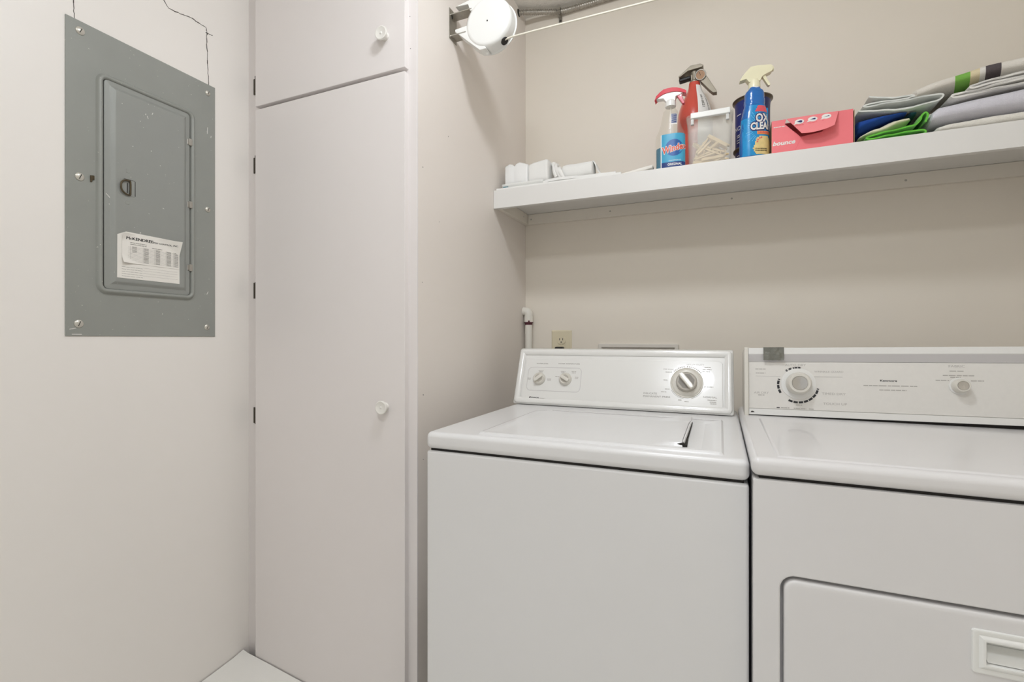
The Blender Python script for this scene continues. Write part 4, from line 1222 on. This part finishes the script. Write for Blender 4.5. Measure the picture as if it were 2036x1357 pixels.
# burst of light rays on the label
rays = new()
for k in range(22):
    a = R(95 + k * 9.0); r0, r1 = .026, .026 + .026 * (0.6 + 0.4 * math.sin(k * 2.3))
    for f in range(3):
        ra, rb = r0 + (r1 - r0) * f / 3, r0 + (r1 - r0) * (f + .8) / 3
        q = []
        for rr_, s in ((ra, -1), (rb, -1), (rb, 1), (ra, 1)):
            x = .008 + rr_ * math.cos(a) - s * .0005 * math.sin(a); z = .088 + 1.25 * rr_ * math.sin(a) + s * .0005 * math.cos(a)
            z = max(.008, min(.155, z)); rx, _ = prof_at(OP, z); x = max(-rx * .97, min(rx * .97, x))
            q.append((x, front_y(OP, x, z, .0010, 2.4), z))
        tt = bmesh.new(); tt.faces.new([tt.verts.new(p) for p in q]); merge(rays, tt)
obj('light_rays', rays, 'ray_pale', ol_)
def oxi_text(m_, name, bold, off):
    s_ = new()
    curved_text(s_, 'OXI', .0340, .0155, .1185, OP, off, 2.4, sx=.78, bold=bold, slope=.05)
    curved_text(s_, 'CLEAN', .0300, .0105, .0935, OP, off, 2.4, sx=.70, bold=bold, slope=.05)
    obj(name, s_, m_, ol_)
oxi_text('navy_clean', 'brand_shadow', .0040, .0014)
oxi_text('print_white', 'brand_name', .0012, .0024)
obj('orange_strip', label_patch(OP, -.0040, .0395, .0690, .0790, .0012, 2.4), 'label_orange', ol_)
s_ = new(); curved_text(s_, 'LAUNDRY', .0090, .0170, .0740, OP, .0020, 2.4, sx=.9, bold=.0002)
obj('variety_name', s_, 'label_red', ol_)
obj('picture_patch', label_patch(OP, -.0230, .0395, .0090, .0640, .0012, 2.4, 20, 14, shape=lambda u, v: (u - .62) ** 2 / .20 + (v - .62) ** 2 / .20 < 1.0 or (v < .52 and u > .05 + .5 * abs(v - .32))), 'label_yellow', ol_)
s_ = new()
for x, z in ((-.002, .052), (.003, .057), (.008, .059), (-.004, .046)):
    merge(s_, disc_tmp) if False else None
    bmd = disc_patch(OP, x, z, .0024, .0022, 2.4, 10); me_ = bpy.data.meshes.new('t'); bmd.to_mesh(me_); bmd.free(); s_.from_mesh(me_); bpy.data.meshes.remove(me_)
obj('red_dots', s_, 'label_red', ol_)
s_ = new()
for k in range(2): curved_text(s_, 'STAIN REMOVER', .0048, .0080, .0250 - k * .0055, OP, .0020, 2.4, sx=1.0)
obj('small_print', s_, 'ink', ol_)
co_ = new(); lathe(co_, [(.0160, .214), (.0165, .217), (.0165, .221), (.0150, .222)], 24)
obj('neck_ring', co_, 'plastic_white', ox, world=False)
co_ = new(); lathe(co_, [(.0170, .221), (.0172, .224), (.0160, .240), (.0140, .246)], 24)
obj('collar', co_, 'cream_head', ox, world=False)
HX2 = Matrix.Rotation(R(-14), 4, 'Z') @ frame((0, 0.012, 0), (1, 0, 0), (0, 0, 1))
hd = new()
prism(hd, [(-.0160, .238), (.0150, .238), (.0200, .2500), (.0300, .2560), (.0460, .2620), (.0500, .2680), (.0490, .2790), (.0440, .2830), (.0080, .2860), (-.0120, .2850), (-.0280, .2680), (-.0420, .2480), (-.0400, .2450), (-.0240, .2490)], 0.0, .024, HX2, .0025, 2)
obj('trigger_head', hd, 'cream_head', ox, world=False)
tg = new()
prism(tg, [(.0200, .2540), (.0300, .2560), (.0360, .2400), (.0440, .2260), (.0420, .2220), (.0370, .2230), (.0290, .2380)], .005, .019, HX2, .0015, 2)
obj('trigger', tg, 'cream_head', ox, world=False)
obj('nozzle', lathe(new(), [(.0075, 0), (.0075, .004), (.0050, .005)], 14, HX2 @ Matrix.Translation((.0485, .2735, .012)) @ Matrix.Rotation(R(90), 4, 'Y')), 'cream_head', ox, world=False)

# ---- pink box of dryer sheets with its flap torn open
px0, px1, py0, py1, pz1 = 0.1415, 0.3450, 1.6360, 1.7350, 0.1020
bx_ = thing('cardboard_box', 'pink cardboard box of dryer sheets with torn front flap', 'box', ((px0 + px1) / 2, py0, SH))
BW = px1 - px0
BF = frame((px0, py0, SH), (1, 0, 0), (0, 0, 1))
# front panel with the tear-open hole (polygon with a notch along its upper edge)
fpoly = [(0, 0), (BW, 0), (BW, pz1), (0.168, pz1), (0.128, 0.050), (0.075, 0.044), (0.034, 0.088), (0.038, pz1), (0, pz1)]
obj('front_panel', prism(new(), fpoly, -0.0012, 0.0, BF), 'box_pink', bx_)
bs = new()
box(bs, px0, px1, py1 - .0012, py1, SH, SH + pz1); box(bs, px0, px1, py0 + .0012, py1 - .0012, SH + .0002, SH + .0014)
box(bs, px0, px0 + .0355, py0 + .0012, py1 - .0012, SH + pz1 - .0012, SH + pz1)
box(bs, px0 + .170, px1, py0 + .0012, py1 - .0012, SH + pz1 - .0012, SH + pz1)
box(bs, px0 + .0355, px0 + .170, py0 + .03, py1 - .0012, SH + pz1 - .0012, SH + pz1)
obj('box_shell', bs, 'box_pink', bx_)
es = new()
box(es, px1 - .0012, px1, py0 + .0012, py1, SH + .001, SH + pz1 - .001); box(es, px0, px0 + .0012, py0 + .0012, py1, SH + .001, SH + pz1 - .001)
# end flap standing off a little
prism(es, [(py0 + .004, SH + .001), (py0 + .004, SH + pz1 - .001), (py1 - .01, SH + pz1 - .001), (py1 - .01, SH + .001)], px1 + .003, px1 + .0042, frame((0, 0, 0), (0, 1, 0), (0, 0, 1)))
obj('end_flaps', es, 'card_brown', bx_)
# the flap hangs from the top edge, bowed outwards
t = bmesh.new(); G = []
for i in range(17):
    u = i / 16
    row = []
    for j in range(9):
        v = j / 8
        x_top = 0.038 + u * 0.130; x_bot = 0.074 + u * 0.080
        z_bot = 0.044 - 0.006 * (1 - (2 * u - 1) ** 2) + 0.010 * u
        x = x_top * (1 - v) + x_bot * v; z = pz1 * (1 - v) + z_bot * v
        n = 0.001 + 0.026 * (v ** 0.9) + 0.002 * math.sin(math.pi * u) * v
        row.append(t.verts.new((x, z, n)))
    G.append(row)
for i in range(16):
    for j in range(8): t.faces.new((G[i][j], G[i][j + 1], G[i + 1][j + 1], G[i + 1][j]))
ex = bmesh.ops.extrude_face_region(t, geom=list(t.faces))
for v in [e for e in ex['geom'] if isinstance(e, bmesh.types.BMVert)]: v.co.z += .0009
bmesh.ops.recalc_face_normals(t, faces=t.faces)
flap = obj('open_flap', merge(new(), t, BF), 'box_pink_flap', bx_)
flt = math.atan2(0.026, 0.055)
FLM = lambda x, z: BF @ Matrix.Translation((x, z, 0.0035 + 0.026 * (pz1 - z) / (pz1 - .044))) @ Matrix.Rotation(-flt, 4, 'X')
for k, (x, z) in enumerate(((0.070, 0.0845), (0.1035, 0.0865), (0.1375, 0.0885))):
    ic = new()
    lathe(ic, [(.0118, 0), (.0118, .0005)], 26, FLM(x, z) @ Matrix.Scale(.78, 4, Vector((0, 1, 0))))
    prism(ic, [(-.016, -.010), (-.006, -.0075), (-.010, -.003)], 0, .0005, FLM(x, z))
    io = obj('round_icon', ic, 'print_white', flap)
    ii = new(); prism(ii, [(-.0065, -.0005 - k * .0005), (.0040, -.0050 + k * .0020), (.0070, -.0035 + k * .0010), (.0070, .0030), (.0020, .0040 - k * .0018)], .0005, .0009, FLM(x, z))
    obj('icon_sheet', ii, 'icon_navy', io)
    il = new(); dashes(il, x, z - .0120, .022, .0013, FLM(0, 0) if False else BF @ Matrix.Translation((0, 0, 0)), 4) if False else dashes(il, 0, -.0135, .022, .0012, FLM(x, z), 4)
    obj('icon_caption', il, 'label_red', io)
bt = new()
text(bt, 'bounce', .0175, BF @ Matrix.Translation((0.031, 0.033, 0.0003)), sx=1.12, bold=.0006, shear=.25)
dashes(bt, 0.020, 0.082, .030, .0022, BF @ Matrix.Translation((0, 0, .0002)), 5)
obj('brand_name', bt, 'print_white', bx_)
obj('dryer_sheets', loftx(new(), [(px0 + .02, 1.685, SH + .03, .030, .020), (px0 + .03, 1.685, SH + .03, .036, .027), (px1 - .03, 1.685, SH + .03, .036, .027), (px1 - .02, 1.685, SH + .03, .030, .02)], amp=.003, fr=40), 'cotton_white', bx_)
obj('crease', box(new(), 0.0, .0005, 0, .046, 0, .0003, M=BF @ Matrix.Translation((.058, .001, .0001)) @ Matrix.Rotation(R(-24), 4, 'Z')), 'label_red', bx_)

# ---- pile of folded cleaning cloths
def cloth(name, bm, m, label, cat='cloth', group=None, ang=60):
    return tag(obj(name, bm, m, ang=ang, wn=False), label, cat, group)
GRP = 'folded cloths beside the pink box'
z0 = SH
gc = new()
ribbon(gc, [(0.366, z0 + .006), (0.40, z0 + .0065), (0.45, z0 + .008), (0.495, z0 + .008), (0.510, z0 + .012), (0.503, z0 + .021), (0.47, z0 + .019), (0.42, z0 + .016), (0.385, z0 + .014), (0.378, z0 + .018), (0.395, z0 + .023),
            (0.44, z0 + .028), (0.48, z0 + .033), (0.497, z0 + .044), (0.503, z0 + .060), (0.512, z0 + .067), (0.516, z0 + .056), (0.511, z0 + .040)], 1.645, 1.84, .0042, 14, .0030, 30, 1.0)
cloth('cleaning_cloth', gc, 'green_cloth', 'bright green cloth folded at the bottom of the cloth pile', group=GRP)
cc = new()
loftx(cc, [(0.366, 1.742, z0 + .026, .06, .003), (0.372, 1.742, z0 + .028, .083, .006), (0.40, 1.742, z0 + .038, .085, .010), (0.45, 1.742, z0 + .054, .085, .013), (0.478, 1.742, z0 + .060, .084, .010), (0.486, 1.742, z0 + .061, .07, .004)], 2.4, 30, .006, 30, 3.0)
cloth('cleaning_cloth', cc, 'cream_cloth', 'cream terry cloth bundled between the green and blue cloths', group=GRP)
bc_ = new()
loftx(bc_, [(0.358, 1.745, z0 + .060, .07, .012), (0.364, 1.745, z0 + .062, .088, .020), (0.385, 1.745, z0 + .066, .088, .017), (0.42, 1.745, z0 + .074, .086, .009), (0.455, 1.745, z0 + .0785, .086, .005), (0.477, 1.745, z0 + .080, .08, .002)], 2.4, 30, .004, 30, 7.0)
cloth('cleaning_cloth', bc_, 'blue_cloth', 'royal blue cloth squeezed under the grey folded cloth', group=GRP)
tc_ = new()
loftx(tc_, [(0.479, 1.748, z0 + .077, .06, .003), (0.483, 1.748, z0 + .0745, .085, .009), (0.490, 1.748, z0 + .0735, .085, .010), (0.4965, 1.748, z0 + .074, .085, .009), (0.4985, 1.748, z0 + .074, .07, .004)], 2.4, 26, .003, 30, 11.0)
cloth('cleaning_cloth', tc_, 'teal_cloth', 'dark teal cloth tucked beside the green cloth fold', group=GRP)
gy = new()
ribbon(gy, [(0.360, z0 + .099), (0.385, z0 + .094), (0.42, z0 + .090), (0.46, z0 + .086), (0.50, z0 + .089), (0.538, z0 + .095), (0.5485, z0 + .105), (0.535, z0 + .112), (0.50, z0 + .1095), (0.46, z0 + .1075), (0.42, z0 + .1085), (0.385, z0 + .106), (0.372, z0 + .109),
            (0.39, z0 + .1145), (0.43, z0 + .1135), (0.47, z0 + .1130), (0.478, z0 + .1145), (0.488, z0 + .1165), (0.480, z0 + .120), (0.46, z0 + .1195), (0.43, z0 + .1215), (0.40, z0 + .129), (0.385, z0 + .134)], 1.648, 1.85, .0040, 14, .0024, 28, 5.0)
cloth('cleaning_cloth', gy, 'grey_cloth', 'pale grey cloth folded in layers on top of the cloth pile', group=GRP)
# soft dark edging on the grey cloth folds
TG = 'folded towels at the right end of the shelf'
tw = new()
loftx(tw, [(0.534, 1.755, z0 + .0125, .100, .004), (0.538, 1.755, z0 + .013, .115, .0090), (0.56, 1.755, z0 + .0155, .118, .0130), (0.66, 1.755, z0 + .0185, .120, .0170), (0.80, 1.755, z0 + .0190, .120, .0175), (0.92, 1.755, z0 + .0190, .118, .0170), (0.940, 1.755, z0 + .018, .10, .008)], 3.2, 36, .0020, 22, 2.0, sub=6)
cloth('bath_towel', tw, 'towel_cream', 'cream towel folded flat at the bottom of the towel stack', 'towel', TG)
tw = new()
loftx(tw, [(0.5215, 1.757, z0 + .046, .100, .006), (0.5255, 1.757, z0 + .0505, .113, .0165), (0.54, 1.757, z0 + .057, .117, .0230), (0.60, 1.757, z0 + .063, .118, .0255), (0.72, 1.757, z0 + .0695, .118, .0310), (0.84, 1.757, z0 + .0695, .118, .0330), (0.92, 1.757, z0 + .068, .116, .0310), (0.940, 1.757, z0 + .066, .10, .012)], 3.0, 36, .0024, 20, 6.0, sub=6)
cloth('bath_towel', tw, 'towel_lavender', 'thick lavender grey towel folded in the middle of the stack', 'towel', TG)
tw = new()
ribbon(tw, [(0.94, z0 + .1065), (0.84, z0 + .1075), (0.74, z0 + .1060), (0.66, z0 + .1000), (0.60, z0 + .0940), (0.572, z0 + .0925), (0.565, z0 + .0975), (0.585, z0 + .1015), (0.63, z0 + .1060), (0.70, z0 + .1150), (0.80, z0 + .1190), (0.94, z0 + .1200),], 1.642, 1.86, .0052, 14, .0030, 22, 8.0)
ribbon(tw, [(0.94, z0 + .1290), (0.80, z0 + .1280), (0.70, z0 + .1230), (0.64, z0 + .1150), (0.610, z0 + .1110), (0.604, z0 + .1155), (0.622, z0 + .1205), (0.67, z0 + .1290), (0.74, z0 + .1335), (0.94, z0 + .1350)], 1.646, 1.86, .0050, 14, .0030, 22, 9.0)
cloth('bath_towel', tw, 'towel_white', 'thin white towel loosely folded under the striped towel', 'towel', TG)
tw = new()
loftx(tw, [(0.494, 1.765, z0 + .130, .075, .008), (0.499, 1.765, z0 + .132, .098, .0155), (0.53, 1.765, z0 + .139, .106, .0170), (0.58, 1.765, z0 + .148, .110, .0170), (0.64, 1.765, z0 + .1580, .111, .0185), (0.72, 1.765, z0 + .1640, .112, .0200), (0.84, 1.765, z0 + .1660, .112, .0210), (0.92, 1.765, z0 + .165, .11, .0200), (0.940, 1.765, z0 + .163, .09, .008)], 3.0, 36, .0020, 20, 4.0, sub=6)
cloth('bath_towel', tw, 'towel_striped', 'cream towel with green and dark brown stripes on top of the stack', 'towel', TG)

# ---- white linens at the left end
LG = 'white linens at the left end of the shelf'
fl = new()
ribbon(fl, [(-0.764, z0 + .0050), (-0.70, z0 + .0055), (-0.62, z0 + .0060), (-0.56, z0 + .0045), (-0.50, z0 + .0055), (-0.42, z0 + .0050), (-0.36, z0 + .0055), (-0.305, z0 + .0050)], 1.628, 1.80, .0085, 14, .0010, 26, 2.0)
cloth('flat_cloth', fl, 'cotton_white', 'white cloth lying flat under the other white linens on the shelf', 'cloth', LG)
rp_ = new()
ribbon(rp_, [(-0.585, z0 + .0140), (-0.54, z0 + .0205), (-0.49, z0 + .0190), (-0.43, z0 + .0165), (-0.37, z0 + .0145), (-0.325, z0 + .0140)], 1.640, 1.77, .0090, 12, .0016, 40, 4.0)
cloth('folded_cloth', rp_, 'cotton_white', 'white folded cloth spread below the rolled white cloth', 'cloth', LG)
ty = thing('plastic_tray', 'shallow white tray with a blue-green tag under the white pouch', 'tray', (-0.665, 1.70, z0 + .0115))
rrt = new(); rrloft(rrt, -0.752, -0.585, 1.640, 1.770, .012, [(.012, z0 + .0115), (.004, z0 + .014), (0, z0 + .0235), (0.0005, z0 + .0265), (.003, z0 + .0270), (.006, z0 + .0235), (.014, z0 + .0185)], I4, cap0=True)
obj('tray_body', rrt, 'plastic_white', ty, ang=50)
obj('tray_tag', box(new(), -0.742, -0.722, 1.638, 1.643, z0 + .0105, z0 + .0170, .001, 1), 'teal_tag', ty)
pc = new()
loftx(pc, [(-0.7430, 1.706, z0 + .060, .045, .036), (-0.7405, 1.706, z0 + .0625, .050, .0405), (-0.726, 1.706, z0 + .0650, .0525, .0435), (-0.714, 1.706, z0 + .0640, .0525, .0425), (-0.7045, 1.706, z0 + .0600, .0515, .0385), (-0.695, 1.706, z0 + .0640, .0525, .0425), (-0.682, 1.706, z0 + .0655, .053, .0440), (-0.664, 1.706, z0 + .0625, .0525, .0410), (-0.6535, 1.706, z0 + .0600, .051, .0385), (-0.6500, 1.706, z0 + .058, .046, .035)], 7.0, 48, .0016, 40, 3.0, sub=4)
cloth('wrapped_pouch', pc, 'plastic_wrap', 'glossy white plastic pouch standing on the tray by the cabinet side', 'pouch', LG)
fc = new()
loftx(fc, [(-0.6490, 1.708, z0 + .056, .048, .033), (-0.646, 1.708, z0 + .0585, .0535, .0365), (-0.630, 1.708, z0 + .0610, .055, .0395), (-0.60, 1.708, z0 + .0630, .056, .0415), (-0.580, 1.708, z0 + .0640, .056, .0425), (-0.5735, 1.708, z0 + .0630, .0545, .0410), (-0.5715, 1.708, z0 + .061, .050, .037)], 6.0, 44, .0016, 34, 9.0, sub=4)
cloth('folded_cloth', fc, 'cotton_white', 'white folded cloth standing between the glossy pouch and the rolled cloth', 'cloth', LG)
rl = thing('rolled_cloth', 'white cloth rolled into a bundle on the left end of the shelf', 'cloth', (-0.47, 1.70, z0 + .023), group=LG)
rb = new()
loftx(rb, [(-0.5260, 1.700, z0 + .0525, .024, .022), (-0.5225, 1.700, z0 + .0530, .0300, .0275), (-0.510, 1.700, z0 + .0540, .0320, .0290), (-0.47, 1.700, z0 + .0535, .0325, .0285), (-0.43, 1.700, z0 + .0545, .0325, .0290), (-0.4155, 1.700, z0 + .0545, .0315, .0285), (-0.4130, 1.700, z0 + .054, .027, .024)], 2.5, 40, .0014, 30, 5.0, sub=5)
obj('roll', rb, 'cotton_white', rl, ang=60, wn=False)
for k_, (xa, xb, za, zb) in enumerate(((-0.566, -0.540, .098, .034), (-0.556, -0.524, .092, .029), (-0.546, -0.512, .080, .026))):
    fb = new()                                        # loose folds gathered at the roll's left end
    tube(fb, smooth_path([(xa, 1.712, z0 + za), (xa + .004, 1.690, z0 + za - .008), ((xa + xb) / 2, 1.668 - .004 * k_, z0 + (za + zb) / 2), (xb, 1.664 - .004 * k_, z0 + zb)], 6), [.0075 + .0022 * math.sin(i_ * .5 + k_) for i_ in range(19)], 12)
    obj('loose_fold', fb, 'cotton_white', rl, ang=70, wn=False)
tb2 = new()
ribbon(tb2, [(-0.4180, z0 + .0800), (-0.4080, z0 + .0760), (-0.4000, z0 + .0560), (-0.3920, z0 + .0400), (-0.3780, z0 + .0290), (-0.3600, z0 + .0265)], 1.682, 1.735, .004, 8, .0030, 60, 3.0)
obj('loose_end', tb2, 'cotton_white', rl, ang=60, wn=False)
sp = new()
prism(sp, [(-0.330, z0 + .0005), (-0.262, z0 + .0005), (-0.204, z0 + .0120), (-0.203, z0 + .0215), (-0.240, z0 + .0165), (-0.285, z0 + .0090)], -1.668, -1.634, frame((0, 0, 0), (1, 0, 0), (0, 0, 1)), .0006, 1)
cloth('paper_strip', sp, 'paper', 'thin white paper strip leading to the window cleaner bottle', 'paper strip')
